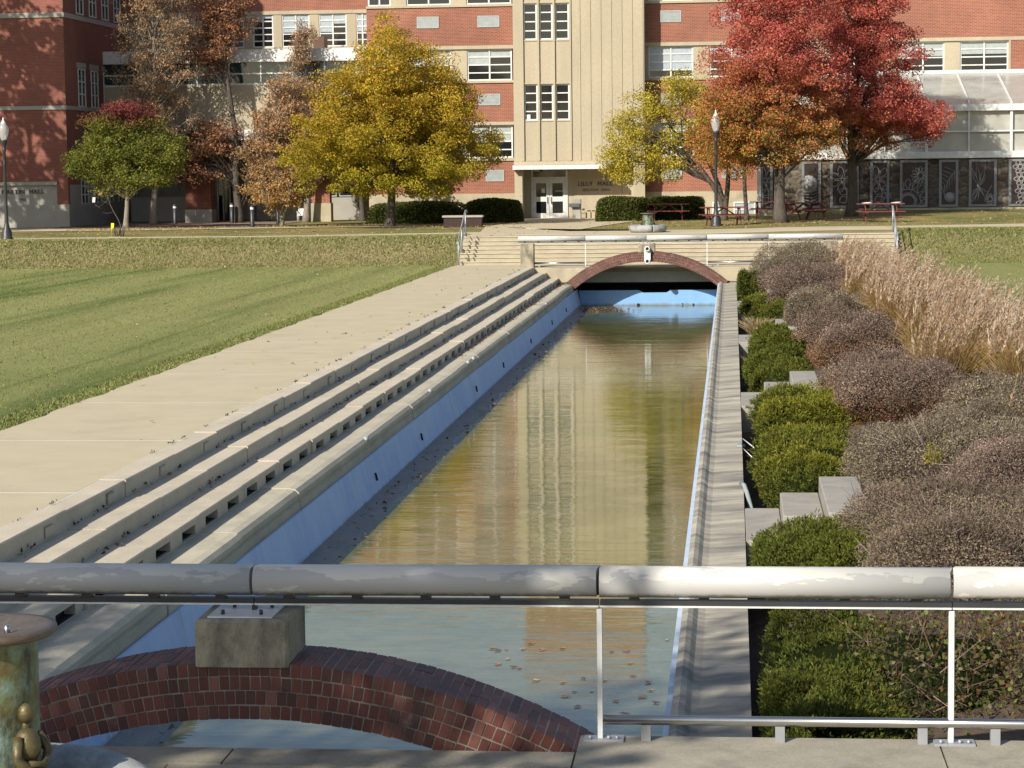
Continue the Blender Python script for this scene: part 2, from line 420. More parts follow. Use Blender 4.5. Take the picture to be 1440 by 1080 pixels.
M['bronze_dark'] = pmat('worn_brown_bronze', (.07, .055, .024), (.15, .12, .05), 9, .45, .5, 60, (.16, .20, .13), 6, (.56, .7), metal=.3, bd=.006)
M['rust'] = pmat('rusty_brown_rim', (.075, .060, .047), (.13, .105, .08), 5, .5, .3, 40, (.08, .045, .02), 4, (.55, .7))
M['palestone'] = pmat('pale_ring_stone', (.27, .28, .275), (.38, .38, .36), 3.5, .8, .5, 60, (.17, .18, .18), 3, (.48, .62), bd=.01)
M['leaf'] = attr_mat('autumn_leaves', .65, .35)
M['needle'] = attr_mat('evergreen_needles', .75, .25, .15)
M['twigleaf'] = attr_mat('shrub_leaves_and_twigs', .85, .2, .1)
M['plume'] = attr_mat('grass_plumes', .85, .45, .1)
M['poly'] = None
def polycarb():
    m, t, p = nodes('hazy_greenhouse_glazing'); v = mapping(t)
    c = ramp(t, noise(t, v, 1.2, 4, .6), (.3, (.40, .40, .36)), (.7, (.58, .57, .51)))
    t.links.new(c, p.inputs['Base Color']); p.inputs['Roughness'].default_value = .16; p.inputs['Alpha'].default_value = .62
    return m
M['poly'] = polycarb()

# ---------------------------------------------------------------- ground, paths, pool structure
def lines(a, b, s):
    n = max(1, int(round((b-a)/s))); return [a+(b-a)*i/n for i in range(n+1)]
GX = [-700, -300, -150, -80] + lines(-60, -6.75, 1.25) + lines(-6.75, 5.2, .85)[1:] + lines(5.2, 40, 1.2)[1:] + [60, 100, 200, 400, 900]
GY = [-200, -60, -20, 0, 4, 6] + lines(7, 13.0, .5) + lines(13.0, 77.4, 4)[1:] + lines(77.4, 88, .53)[1:] + lines(88, 130, 1.5)[1:] + [160, 220, 400, 900, 2500]
def ground():
    mb = MB(); nx = len(GX)
    for y in GY:
        for x in GX: mb.v.append((x, y, gz(x, y)-.004))
    mats = []
    for j in range(len(GY)-1):
        for i in range(nx-1):
            xm, ym = (GX[i]+GX[i+1])/2, (GY[j]+GY[j+1])/2
            if -6.75 < xm < 5.2 and 13.0 < ym < 80.4: continue
            k = j*nx+i; mb.face((k, k+1, k+nx+1, k+nx), True)
            mats.append(0 if ym < 78.9 else 1 if ym < 84 else 2)
    o = mb.build('ground', M['lawn']); o.data.materials.append(M['bank']); o.data.materials.append(M['uplawn'])
    o.data.polygons.foreach_set('material_index', mats)
    return struct(o)
ground()
def strip(name, A, B, m, off=.014, n=6, sub=1.2):
    """a paved sheet between two polylines with as many points, draped on the ground"""
    a2, b2 = [], []
    for i in range(len(A)-1):
        k = max(1, int(max(math.dist(A[i], A[i+1]), math.dist(B[i], B[i+1]))/sub))
        for j in range(k):
            f = j/k
            a2.append([A[i][0]+(A[i+1][0]-A[i][0])*f, A[i][1]+(A[i+1][1]-A[i][1])*f]); b2.append([B[i][0]+(B[i+1][0]-B[i][0])*f, B[i][1]+(B[i+1][1]-B[i][1])*f])
    a2.append(A[-1]); b2.append(B[-1])
    mb = MB()
    for p, q in zip(a2, b2):
        for i in range(n+1):
            f = i/n; x, y = p[0]+(q[0]-p[0])*f, p[1]+(q[1]-p[1])*f
            mb.v.append((x, y, gz(x, y)+off))
    for j in range(len(a2)-1):
        for i in range(n):
            k = j*(n+1)+i; mb.face((k, k+1, k+n+2, k+n+1), True)
    return struct(mb.build(name, m))
# walkway beside the pool: a slab with joints (real gaps)
mb = MB(); ys = [9.5+4.65*i for i in range(16)]; ys[-1] = 78.9
for a, b in zip(ys, ys[1:]):
    n = len(mb.v); k = 8
    for i in range(k+1):
        y = a+.03+(b-a-.06)*i/k
        e = -9.66+.035*math.sin(y*1.7)+.03*math.sin(y*4.1)
        mb.v += [(e, y, .012), (-6.98, y, .012)]
    for i in range(k): mb.face((n+2*i, n+2*i+1, n+2*i+3, n+2*i+2))
struct(mb.build('walkway', M['walk']))
mb = MB(); mb.box(-9.6, -6.96, 9.5, 78.9, -.25, .010); struct(mb.build('walkway_joints', pmat('joint_filler', (.68, .63, .50), (.76, .71, .58), 3, .9)))
# upper walk, plaza, left pavement
strip('upper_path', [(-75, 80.8), (-45, 81.2), (-27, 82.4), (-19, 84.0), (-9.6, 84.2)], [(-75, 86.6), (-45, 86.6), (-27, 86.4), (-19, 86.4), (-9.6, 86.8)], M['walk'])
strip('plaza', [(-9.62, 81.05), (-9.62, 86.8), (-10.3, 95), (-9.7, 106), (-10.4, 112.5)], [(5.72, 81.05), (5.72, 86.3), (-6.2, 86.8), (-4.2, 104), (-3.9, 112.5)], M['walk'], .016, 12)
strip('right_path', [(5.74, 82.3), (9, 82.6), (20, 86), (45, 96)], [(5.74, 86.3), (9, 87.2), (20, 91), (45, 101)], M['walk'])
strip('hall_pavement', [(-80, 96), (-34, 95.6), (-25, 96.2), (-18, 98.5), (-13, 99.2), (-10.2, 99.4)], [(-80, 103), (-34, 103.4), (-25, 100.6), (-18, 100.2), (-13, 100.8), (-10.2, 101.2)], M['walk'], .018)
strip('entry_court', [(-31, 103.4), (-25, 101.4), (-21.5, 101.6)], [(-31, 121), (-25, 121), (-21.5, 121)], pmat('court_paving', (.20, .15, .11), (.30, .24, .17), 2, .9, .3, 40, (.12, .06, .04), .8, (.45, .7)), .012)
# ---------------------------------------------------------------- the pool basin
WZ = -1.38
pool = thing('reflecting_pool', 'long narrow blue painted reflecting pool running from the near bridge to the far bridge', 'pool', (-2.9, 45, WZ))
Y0, Y1 = 13.3, 78.17
mb = MB(); mb.prism([(-5.36, -.81), (-5.33, -.81), (-5.12, WZ-.3), (-5.4, WZ-.3)], 'y', Y0-2.5, Y1); mb.prism([(-5.37, -.83), (-5.325, -.83), (-5.30, -.93), (-5.37, -.93)], 'y', Y0-2.5, Y1)
lw = mb.build('left_wall', M['blue'], pool)
mb = MB()
for i in range(14):   # small inlet grates low on the left wall, each with slots
    y = 32+6.7*(i-3)+.9*math.sin(i*2.7)
    if 14 < y < 78:
        for k in range(4): mb.box(-5.262+.016, -5.232+.016, y-.07+k*.045, y-.052+k*.045, -1.07-.035*k, -1.04-.035*k)
mb.each('inlet_slot', M['black'], lw)
mb = MB(); mb.prism([(-.50, -.57), (-.458, -.57), (-.3, WZ-.3), (-.56, WZ-.3)], 'y', Y0-2.5, Y1); mb.build('right_wall', M['blue_pale'], pool)
mb = MB(); mb.prism([(-5.14, WZ-.3), (-.55, WZ-.3), (-.55, -.86), (-1.9, -.86), (-2.12, -.86), (-2.26, -.945), (-3.05, -.945), (-3.22, -.86), (-5.28, -.86)], 'y', Y1, Y1+.22)
ew = mb.build('end_wall', M['blue_end'], pool)
mb = MB()
for x, z, r in ((-3.23, -1.36, .055), (-1.72, -1.33, .022), (-1.35, -1.35, .03)): mb.tube([(x, Y1-.03, z), (x, Y1+.05, z)], r, 10)
mb.each('pipe_outlet', M['black'], ew)
mb = MB(); mb.box(-5.5, -.2, Y0-2.6, Y1+.1, WZ-.34, WZ-.3); mb.build('floor', M['silt'], pool)
# left coping: rounded nose, chipped in places
def coping_left():
    mb = MB(); ys = [Y0-2.4]; rr = random.Random(3)
    while ys[-1] < 77.1: ys.append(min(77.1, ys[-1]+3.37))
    for a, b in zip(ys, ys[1:]):
        dz, dx = rr.uniform(-.008, .008), rr.uniform(-.012, .012)
        prof = [(-5.90, -.556+dz), (-5.52+dx, -.556+dz), (-5.44+dx, -.572+dz), (-5.395+dx, -.615+dz), (-5.385+dx, -.66+dz), (-5.40+dx, -.70), (-5.375+dx, -.715), (-5.375+dx, -.82), (-5.90, -.82)]
        mb.prism(prof, 'y', a+.006, b-.006)
    return mb.build('left_coping', M['coping'], pool)
coping_left()
mb = MB(); rr = random.Random(9)
for i in range(6):
    y = rr.choice([46.2, 46.6, 47.1, 58.4, 58.9, 66, 71.2, 40.3, 33.2])+rr.uniform(-.2, .2)
    mb.ell((-5.42, y, -.585), .05, rr.uniform(.05, .16), .05, 8, 5)
mb.each('white_patch', M['blind'], pool)
# right coping with its raised lip and shallow gutter
def coping_right():
    mb = MB(); ys = [Y0-2.4, 14.5]; rr = random.Random(5)
    while ys[-1] < 77.1: ys.append(min(77.1, ys[-1]+3.44))
    for a, b in zip(ys, ys[1:]):
        dz = rr.uniform(-.006, .006)
        mb.prism([(-.45, -.62), (-.452, -.53+dz), (-.40, -.51+dz), (-.355, -.53+dz), (-.315, -.565+dz), (-.25, -.578+dz), (-.1, -.565+dz), (.125, -.55+dz), (.125, -1.2), (-.45, -1.2)][::-1], 'y', a+.005, b-.005)
    return mb.build('right_coping', M['gutter'], pool)
coping_right()
mb = MB(); ys = lines(Y0, Y1-1.2, .28); rr = random.Random(17)
for y in ys:
    e = .10*math.sin(y*.9)+.07*math.sin(y*2.3+1)+.05*math.sin(y*5.1)+rr.uniform(-.03, .03)
    for f, dz in ((0, .06), (.25, .05), (.5, .03), (.8, .012), (1, -.03)):
        mb.v.append((-5.28+(.50+e*.6)*f, y, WZ+dz+(rr.uniform(-.006, .006) if 0 < f < 1 else 0)))
for j in range(len(ys)-1):
    for i in range(4): mb.face((j*5+i, j*5+i+1, j*5+i+6, j*5+i+5), True)
o = mb.build('silt_shelf', M['silt']); struct(o)
mb = MB(); n = 60
for i in range(n+1): mb.v += [(-5.3, 8+(Y1+.3-8)*i/n, WZ), (-.2, 8+(Y1+.3-8)*i/n, WZ)]
for i in range(n): mb.face((2*i, 2*i+1, 2*i+3, 2*i+2))
struct(mb.build('water', M['water']))
# ---------------------------------------------------------------- stepped terrace on the left of the pool
terr = thing('terraced_seating', 'long concrete seating steps with drain slots along the left side of the pool', 'steps', (-6.3, 45, -.55))
def seat(x0, x1, zt, zb, slots, seed, w=2.25):
    mb = MB(); rr = random.Random(seed); y = 13.2; xi = -6.96 if x0 < -6.9 else x0
    k = 0
    while y < 77.05:
        y2 = min(77.1, y+w); dx, dz = rr.uniform(-.02, .02), rr.uniform(-.008, .012)
        xe, zz = x1+dx*(.4 if not slots and zt > -.1 else 1), zt+dz
        def nose(a, b): mb.prism([(x0, zb), (xe, zb), (xe, zz-.012), (xe-.012, zz), (x0, zz)], 'y', a, b)
        if not slots: nose(y+.004, y2-.004)
        else:
            zs0, zs1 = zb+.008, zb+.118
            mb.prism([(x0, zs1), (xe, zs1), (xe, zz-.012), (xe-.012, zz), (x0, zz)], 'y', y+.004, y2-.004)
            mb.box(x0, xe, y+.004, y2-.004, zb-.02, zs0)
            mb.box(x0, x1-.35, y, y2, zs0, zs1)
            e = y
            for c in (y+.56, y+1.685):
                if c+.3 < y2: mb.box(x0+.02, xe, e+.004, c-.3, zs0, zs1); e = c+.3
            mb.box(x0+.02, xe, e, y2-.004, zs0, zs1)
        y = y2; k += 1
    return mb
s1 = seat(-7.0, -6.70, .016, -.20, False, 1).build('top_step', M['step'], terr)
s2 = seat(-6.9, -6.30, -.18, -.38, False, 2).build('middle_step', M['step'], terr)
s3 = seat(-6.5, -5.87, -.365, -.558, True, 4).build('slotted_step', M['step'], terr)
mb = MB(); mb.box(-6.03, -5.99, 13.2, 77, -.549, -.441); mb.box(-5.99, -5.90, 13.2, 77, -.5495, -.5435); mb.build('slot_shade', M['black'], terr)  # black strips painting the shade at the back and floor of the slots
mb = MB(); mb2 = MB(); rr = random.Random(12)
for i in range(24):    # recessed step lights in the top riser
    y = 21.55+2.255*i
    if y > 76: break
    mb = MB(); mb2 = MB(); mb.box(-6.72, -6.688, y-.13, y+.13, -.15, -.035); mb2.prism([(y-.115, -.147), (y+.12, -.147), (y+.12, -.05), (y-.115, -.05)], 'x', -6.6875, -6.685)
    for k in range(3): mb2.box(-6.685, -6.682, y-.12, y+.12, -.14+k*.034, -.122+k*.034)
    sl = mb.build('step_light_box', M['curb'], terr); mb2.build('louver', M['step'], sl)
# low dead weeds and litter in the corners of the steps
# ---------------------------------------------------------------- planting bed on the right
mb = MB(); prof = [(.125, -1.0), (.45, -.92), (.7, -.72), (1.2, -.5), (2.2, -.30), (3.4, -.12), (4.4, -.03), (5.3, -.002)]
ys = lines(10, 77.2, 1.2); rr = random.Random(2)
for y in ys:
    for x, z in prof: mb.v.append((x, y, z+(rr.uniform(-.04, .04) if .2 < x < 4 else 0)))
k = len(prof)
for j in range(len(ys)-1):
    for i in range(k-1): mb.face((j*k+i, j*k+i+1, (j+1)*k+i+1, (j+1)*k+i), True)
struct(mb.build('planting_bed_soil', M['mulch']))
cws = [(26.2, 'gray stepped concrete planter wall nearest the camera, between the two nearest clipped yews'),
       (39.7, 'second stepped concrete planter wall from the near bridge, in a gap between yews'),
       (53.2, 'third stepped concrete planter wall from the near bridge, by dry straw leaves'),
       (66.5, 'farthest stepped concrete planter wall, half hidden near the far bridge')]
for y, lb in cws:
    t = thing('planter_wall', lb, 'low wall', (.8, y-1.2, -.6), 'stepped planter walls')
    mb = MB(); mb.bbox(.128, .53, y-2.3, y, -1.1, -.55, .012); mb.bbox(.535, .975, y-1.75, y+.02, -1.1, -.37, .012); mb.bbox(.98, 1.42, y-2.7, y+.04, -1.1, -.185, .012)
    mb.each('stepped_block', M['planter'], t)
# outlet pipes leaning on the right coping
t = thing('drain_pipe', 'pale bent plastic drain pipe hooked over the right pool coping', 'pipe', (.2, 26.6, -.6))
mb = MB(); mb.tube([(.10, 27.9, -.50), (.135, 27.7, -.50), (.165, 27.4, -.55), (.21, 26.9, -.66), (.26, 26.4, -.8)], .028, 10); mb.build('pipe', M['blind'], t)
t = thing('valve_fitting', 'small white valve fitting with wires on the edge of the right coping', 'fitting', (.12, 32.5, -.5))
mb = MB(); mb.bbox(.05, .13, 32.0, 32.4, -.555, -.535, .01); mb.build('patch', M['blind'], t)
mb = MB(); mb.tube([(.13, 32.2, -.56), (.16, 32.2, -.60)], .035, 8); mb.build('valve', M['darkmetal'], t)
mb = MB(); mb.tube([(.14, 32.9, -.55), (.3, 32.4, -.62)], .008, 5); mb.tube([(.14, 32.0, -.58), (.27, 31.6, -.66)], .008, 5); mb.each('wire', M['white'], t)
# ---------------------------------------------------------------- the two arched bridges
AX, AR, ACROWN = -2.88, 4.1, .52
def arch_meshes(Yf, dep=.56, seed=1):
    rr = random.Random(seed); mb = MB(); cols = []
    zc = ACROWN-AR; rh = .087
    def emit(r0, r1, a, da, y0, y1):
        n0 = len(mb.v)
        rm = (r0+r1)/2; c = (AX+rm*math.sin(a), (y0+y1)/2, zc+rm*math.cos(a)); j = rr.uniform(-.0025, .0025)
        tx, tz = math.cos(a), -math.sin(a); ux, uz = math.sin(a), math.cos(a)
        hw = rm*da/2-.0043; hh = (r1-r0)/2-.0045; hy = (y1-y0)/2-.004
        mb.obox((c[0]+ux*j, c[1]+rr.uniform(-.003, .003), c[2]+uz*j), (tx*hw, 0, tz*hw), (0, hy, 0), (ux*hh, 0, uz*hh))
        k = rr.random(); b = rr.uniform(.72, 1.22)
        base = (.118, .033, .022) if k < .66 else (.078, .027, .021) if k < .88 else (.165, .062, .044)
        cols.extend([[x*b for x in base]+[1]]*(len(mb.v)-n0))
    for ring in range(4):
        r1 = AR-ring*rh; r0 = r1-rh; da = .0618/((r0+r1)/2); n = int(.72/da)
        off = rr.uniform(-.5, .5)*da if ring else 0
        for i in range(-n, n+1):
            a = i*da+off
            if ring == 0:
                cut = [0, .19+rr.choice([0, -.06]), .38, dep]
                for k in range(3): emit(r0, r1, a, da, Yf+cut[k], Yf+cut[k+1])
            else: emit(r0, r1, a, da, Yf, Yf+dep)
    mm = MB(); pts = []
    A = [-.715+1.43*i/50 for i in range(51)]
    for a in A: pts.append((AX+(AR-.007)*math.sin(a), zc+(AR-.007)*math.cos(a)))
    for a in A[::-1]: pts.append((AX+(AR-.341)*math.sin(a), zc+(AR-.341)*math.cos(a)))
    n = 51
    for k in range(n-1):
        q = [pts[k], pts[k+1], pts[2*n-2-k], pts[2*n-1-k]]
        mm.prism(q, 'y', Yf+.0095, Yf+dep-.0095)
    return mb, cols, mm
def railing(t, Yr, joints, x0, x1, posts, toe, seed, zt=1.06, endpost=()):
    """white half-round cap in lengths, flat bar below on short brackets, stanchions, low steel kick rail"""
    rr = random.Random(seed); r = .098; xs = [x0]+[j for j in joints if x0 < j < x1]+[x1]
    for a, b in zip(xs, xs[1:]):
        mb = MB(); sides = 20; n0 = len(mb.v); da, db = rr.uniform(-.004, .004), rr.uniform(-.004, .004)
        prof = []
        for k in range(sides):
            an = 2*math.pi*k/sides; prof.append((math.cos(an)*r, max(math.sin(an)*r, -.085)))
        for xx, dz in ((a+.009, da), (b-.009, db)):
            for py, pz in prof: mb.v.append((xx+ (.012 if py > 0 else -.006), Yr+py, zt-r+pz+dz))
        for k in range(sides):
            k2 = (k+1) % sides; mb.face((n0+k, n0+k2, n0+sides+k2, n0+sides+k), True)
        mb.face(range(n0+sides-1, n0-1, -1)); mb.face(range(n0+sides, n0+2*sides))
        h = mb.build('handrail', M['rail'], t)
        mk = MB(); L = b-a; nb = max(2, int(round(L/.43)))
        for i in range(nb):
            x = a+L*(i+.5)/nb; mk.box(x-.03, x+.03, Yr-.03, Yr+.03, zt-2*r-.008, zt-2*r+.03)
        mk.each('bracket', M['darkmetal'], h)
    for a, b in zip(xs, xs[1:]):
        mb = MB(); mb.box(a+.004, b-.004, Yr-.034, Yr+.034, zt-2*r-.036, zt-2*r-.009); fb_ = mb.build('channel_bar', M['darkmetal'], t); mb = MB(); mb.box(a+.004, b-.004, Yr-.043, Yr+.04, zt-2*r-.047, zt-2*r-.037); mb.build('flange', M['alum'], fb_)
    for x in posts:
        mb = MB(); mb.bbox(x-.016, x+.016, Yr-.028, Yr+.028, .012, zt-2*r-.058, .003)
        p = mb.build('post', M['alum'], t)
        mb = MB(); mb.bbox(x-.02, x+.14, Yr-.07, Yr+.06, .012, .026, .003); mb.bbox(x-.10, x-.02, Yr-.07, Yr+.06, .012, .024, .003)
        for dx in (.05, .1, -.06): mb.tube([(x+dx, Yr-.04, .02), (x+dx, Yr-.04, .045)], .012, 6)
        mb.build('base_plate', M['graymetal'], p)
    for a, b, br in toe:
        mb = MB(); mb.tube([(a, Yr-.01, .135), (b, Yr-.01, .135)], .029, 12); k = mb.build('kick_rail', M['steel'], t)
        for x in br:
            mb = MB(); mb.box(x-.028, x+.028, Yr-.03, Yr+.015, .012, .108); mb.build('bracket', M['graymetal'], k)
def arch_on(t, Yf, seed, plate=False):
    mb, cols, mm = arch_meshes(Yf, seed=seed)
    a = mb.build('brick_arch', M['archbrick'], t, colors=cols); mm.build('mortar', M['mortar'], a)
    mb = MB(); mb.bbox(AX-.29, AX+.27, Yf-.015, Yf+.55, ACROWN-.03, .775, .018); p = mb.build('pedestal', M['pier'], t)
    mb = MB(); mb.bbox(AX-.22, AX+.17, Yf+.03, Yf+.42, .776, .785, .002); mb.build('steel_plate', M['alum'], p)
    mb = MB(); mb.box(AX+.005, AX+.03, Yf+.24, Yf+.30, .785, .83)
    for x, y in ((-.14, .1), (-.12, .33), (.09, .1), (.11, .33)): mb.tube([(AX+x, Yf+y, .785), (AX+x, Yf+y, .812)], .012, 6)
    mb.build('anchor_bolt', M['darkmetal'], p)
    return a
NB = thing('footbridge', 'near footbridge across the bottom of the photo with dark brick arch and peeling white rail', 'bridge', (AX, 13.0, 0), 'arched footbridges')
arch_on(NB, 13.0, 1)
railing(NB, 13.27, [-6.98, -4.92, -2.86, -.79, 1.265, 3.3], -7.3, 4.6, (-.79, 1.265), ((-.77, 4.6, (-.52, .27, 1.10, 1.52, 2.4)),), 3)
FB = thing('footbridge', 'far footbridge at the head of the pool with sunlit brick arch and white rail', 'bridge', (AX, 76.9, 0), 'arched footbridges')
arch_on(FB, 76.9, 2)
railing(FB, 77.17, [-4.97, -2.9, -.86, 1.2], -7.26, 3.69, (-4.97, -.86, 1.2), ((-6.75, -5.0, (-6.55,)), (-.84, 1.18, (-.5, .75))), 4)
# near deck and coping
mb = MB(); xs = [-9.7, -7.05, -5.0, -2.94, -.92, 1.2, 3.3, 5.2]
for a, b in zip(xs, xs[1:]):
    y1 = 12.965 if b < -.9 else 13.36
    mb.box(a+.006, b-.006, 12.62, y1, -.3, .012)
mb.each('edge_coping', M['curb'], NB)
mb = MB()
for a, b in zip([-9.7, -6.2, -3.25, -.2, 2.6], [-6.2, -3.25, -.2, 2.6, 5.2]): mb.box(a+.004, b-.004, 10.2, 12.61, -.3, .006)
mb.each('deck_slab', M['deck'], NB)
# far deck, spandrels, end posts, cavity
def spandrel(sgn, xe, y0, y1):
    pts = []
    for i in range(13):
        a = math.asin(1.9/AR)+(.72-math.asin(1.9/AR))*i/12
        pts.append((AX+sgn*(AR+.004)*math.sin(a), ACROWN-AR+(AR+.004)*math.cos(a)))
    pts = [(xe, 0.0)]+[p for p in pts if p[1] < -.01 and p[1] > -.62]+[(xe, -.62)]
    return pts if sgn < 0 else pts[::-1]
mb = MB(); mb.prism(spandrel(-1, -7.0, 0, 0)[::-1], 'y', 77.0, 77.44); mb.prism(spandrel(1, 5.4, 0, 0)[::-1], 'y', 77.0, 77.44)
mb.each('abutment', M['base_stone'], FB)
mb = MB(); mb.bbox(-7.17, -6.72, 76.95, 77.4, 0, .80, .012); mb.build('end_post', M['pier'], FB)
mb = MB(); mb.bbox(3.05, 3.5, 76.95, 77.4, 0, .80, .012); mb.build('end_post', M['pier'], FB)
mb = MB(); mb.box(-9.6, 5.6, 77.465, 79.0, -.05, .0); mb.build('deck_slab', M['deck'], FB)
mb = MB(); mb.box(-5.55, -.25, 79.55, 79.65, -.255, -.055); mb.build('upper_panel', M['blue_end'], FB)
mb = MB(); mb.box(-5.55, -.25, 79.56, 79.65, -.65, -.26); mb.build('back_panel', M['shade_panel'], FB)
mb = MB(); mb.box(-5.6, -.2, 80.6, 80.7, -1.6, -.6); mb.box(-5.6, -.2, 79.66, 80.6, -.72, -.65); mb.box(-5.6, -.2, 78.41, 80.6, -1.7, -1.6)
mb.box(-5.7, -5.6, 78.3, 80.7, -1.7, -.06); mb.box(-.2, -.1, 78.3, 80.7, -1.7, -.06); mb.build('overflow_channel', M['black'], FB)  # black lining paints the darkness of the cavity
# fountain spout plate on the far pedestal
t = thing('spout_plate', 'white upright plate with two round nozzles fixed to the crown of the far arch', 'spout', (AX+.0, 76.8, .1), )
mb = MB(); pts = []
for i in range(13): a = math.pi*i/12; pts.append((AX+.02+.105*math.cos(a), .60+.105*math.sin(a)))
for i in range(13): a = math.pi+math.pi*i/12; pts.append((AX+.02+.105*math.cos(a), .20+.105*math.sin(a)))
mb.prism(pts[::-1], 'y', 76.78, 76.85); mb.build('plate', M['white'], t)
for z in (.61, .19):
    mb = MB(); mb.lathe([(.055, 0), (.095, 0), (.10, .03), (.085, .09), (.055, .09), (.055, 0)], (0, 0, 0), 16)
    mb.v = [(AX+.02+a, 76.78-c, z+b) for a, b, c in mb.v]; k = mb.build('nozzle', M['alum'], t)
    mb = MB(); mb.tube([(AX+.02, 76.776, z), (AX+.02, 76.77, z)], .055, 12); mb.build('bore', M['darkmetal'], k)
# ---------------------------------------------------------------- stairs at both ends (the near flight is behind the deck, below the photo)
def stairs(name, ys, label, sgn=1):
    t = thing(name, label, 'stairs', (-1.9, ys, 0))
    mb = MB(); rise, tread = .95/7, .30
    for i in range(7):
        y = ys+sgn*i*tread; z1 = rise*(i+1); e = ys+sgn*(7*tread+.2)
        mb.box(-9.55, 5.7, min(y, e), max(y, e), z1-rise+(.0 if i else -.25), z1)
    o = mb.build('steps', M['deck'], t)
    mb = MB()
    for i in range(7):
        y = ys+sgn*i*tread; z1 = rise*(i+1); mb.box(-9.552, 5.702, min(y-sgn*.03, y+sgn*.05), max(y-sgn*.03, y+sgn*.05), z1-.03, z1+.003)
    mb.build('nosing', M['coping'], t)
    return t
stairs('stairs', 78.95, 'wide flight of low concrete steps behind the far footbridge')
mb = MB(); mb.box(-9.6, 5.7, -2, 9.45, -.3, .79); struct(mb.build('terrace', M['walk']))
def handrail(x, lab):
    t = thing('stair_railing', lab, 'railing', (x, 78.8, 0), 'steel stair railings')
    P = [(78.75, 0), (79.75, .40), (80.95, .95)]
    for y, z in P:
        mb = MB(); mb.tube([(x, y, z), (x, y, z+.93)], .028, 8); mb.tube([(x, y, z), (x, y, z+.02)], .06, 8); mb.build('post', M['graymetal'], t)
    mb = MB(); mb.tube([(x, 78.4, .76), (x, 78.5, .86), (x, 78.75, .93), (x, 80.95, 1.88), (x, 81.35, 1.88), (x, 81.4, 1.80)], .025, 8); mb.build('top_rail', M['graymetal'], t)
    mb = MB(); mb.tube([(x, 78.75, .45), (x, 80.95, 1.40)], .02, 8); mb.build('middle_rail', M['graymetal'], t)
handrail(-9.5, 'gray steel railing up the left edge of the far steps by the lawn')
handrail(5.6, 'gray steel railing up the right edge of the far steps by the tall grasses')
# ---------------------------------------------------------------- bronze drums on ring bases
def drum(x, y, lab, z0=.955, up=0.0):
    t = thing('bronze_drum', lab, 'drinking fountain', (x, y, z0), 'bronze drums on ring bases')
    for k in range(4):
        a0 = math.pi/2*k+.3; mb = MB(); pts = [(x+.56*math.cos(a0+.02+1.53*i/14), y+.56*math.sin(a0+.02+1.53*i/14), z0+.13-up) for i in range(15)]
        mb.tube(pts, .145, 12); mb.build('ring_stone', M['palestone'], t)
    mb = MB(); mb.lathe([(0, 0), (.42, 0), (.42, .06), (.25, .08)], (x, y, z0), 32); mb.build('foot_slab', M['base_stone'], t)
    mb = MB(); mb.lathe([(.225, .05), (.215, .12), (.2, .18), (.2, .62+up), (.197, .655+up)], (x, y, z0), 40); b = mb.build('drum', M['bronze'], t)
    mb = MB(); mb.lathe([(.192, .65), (.265, .665), (.28, .68), (.278, .70), (.24, .705), (.185, .70), (.10, .675), (0, .668)], (x, y, z0+up), 40); rm = mb.build('rim', M['rust'], t)
    mb = MB(); mb.tube([(x+.09, y-.02, z0+up+.67), (x+.09, y-.02, z0+up+.71)], .012, 8); mb.build('bubbler', M['steel'], rm)
    # cast relief: a crouching figure, twice round the drum
    for ang in (-.52, 2.6):
        mb = MB(); ca, sa = math.cos(ang), math.sin(ang)
        def L(u, z, o=.0): return (x+(.2+o)*ca-u*sa, y+(.2+o)*sa+u*ca, z0+z-.02)
        def E(u, z, o, rx, rz): c = L(u, z, o); mb.ell(c, rx, rx, rz, 10, 8)
        E(.0, .49, .012, .033, .043); E(.0, .435, .01, .018, .03); E(.0, .36, .015, .058, .075); E(.0, .27, .02, .05, .05)
        mb.tube([L(.05, .40, .02), L(.085, .33, .045), L(.03, .28, .075), L(-.04, .30, .07)], [.024, .021, .018, .014], 8)
        mb.tube([L(-.05, .40, .02), L(-.085, .32, .045), L(-.02, .26, .08), L(.05, .25, .07)], [.024, .021, .018, .014], 8)
        mb.tube([L(.03, .25, .02), L(.09, .21, .07), L(.02, .15, .06), L(-.05, .15, .05)], [.032, .03, .022, .017], 8)
        mb.tube([L(-.03, .25, .02), L(-.09, .19, .06), L(-.03, .11, .06), L(.06, .11, .05)], [.032, .03, .022, .017], 8)
        mb.build('relief_figure', M['bronze_dark'], b)
drum(-3.0, 8.8, 'nearest bronze drum with brown rim and crouching relief at the bottom left corner', .79, .10)
drum(-3.12, 84.4, 'far green bronze drum on a ring base at the top of the far steps')
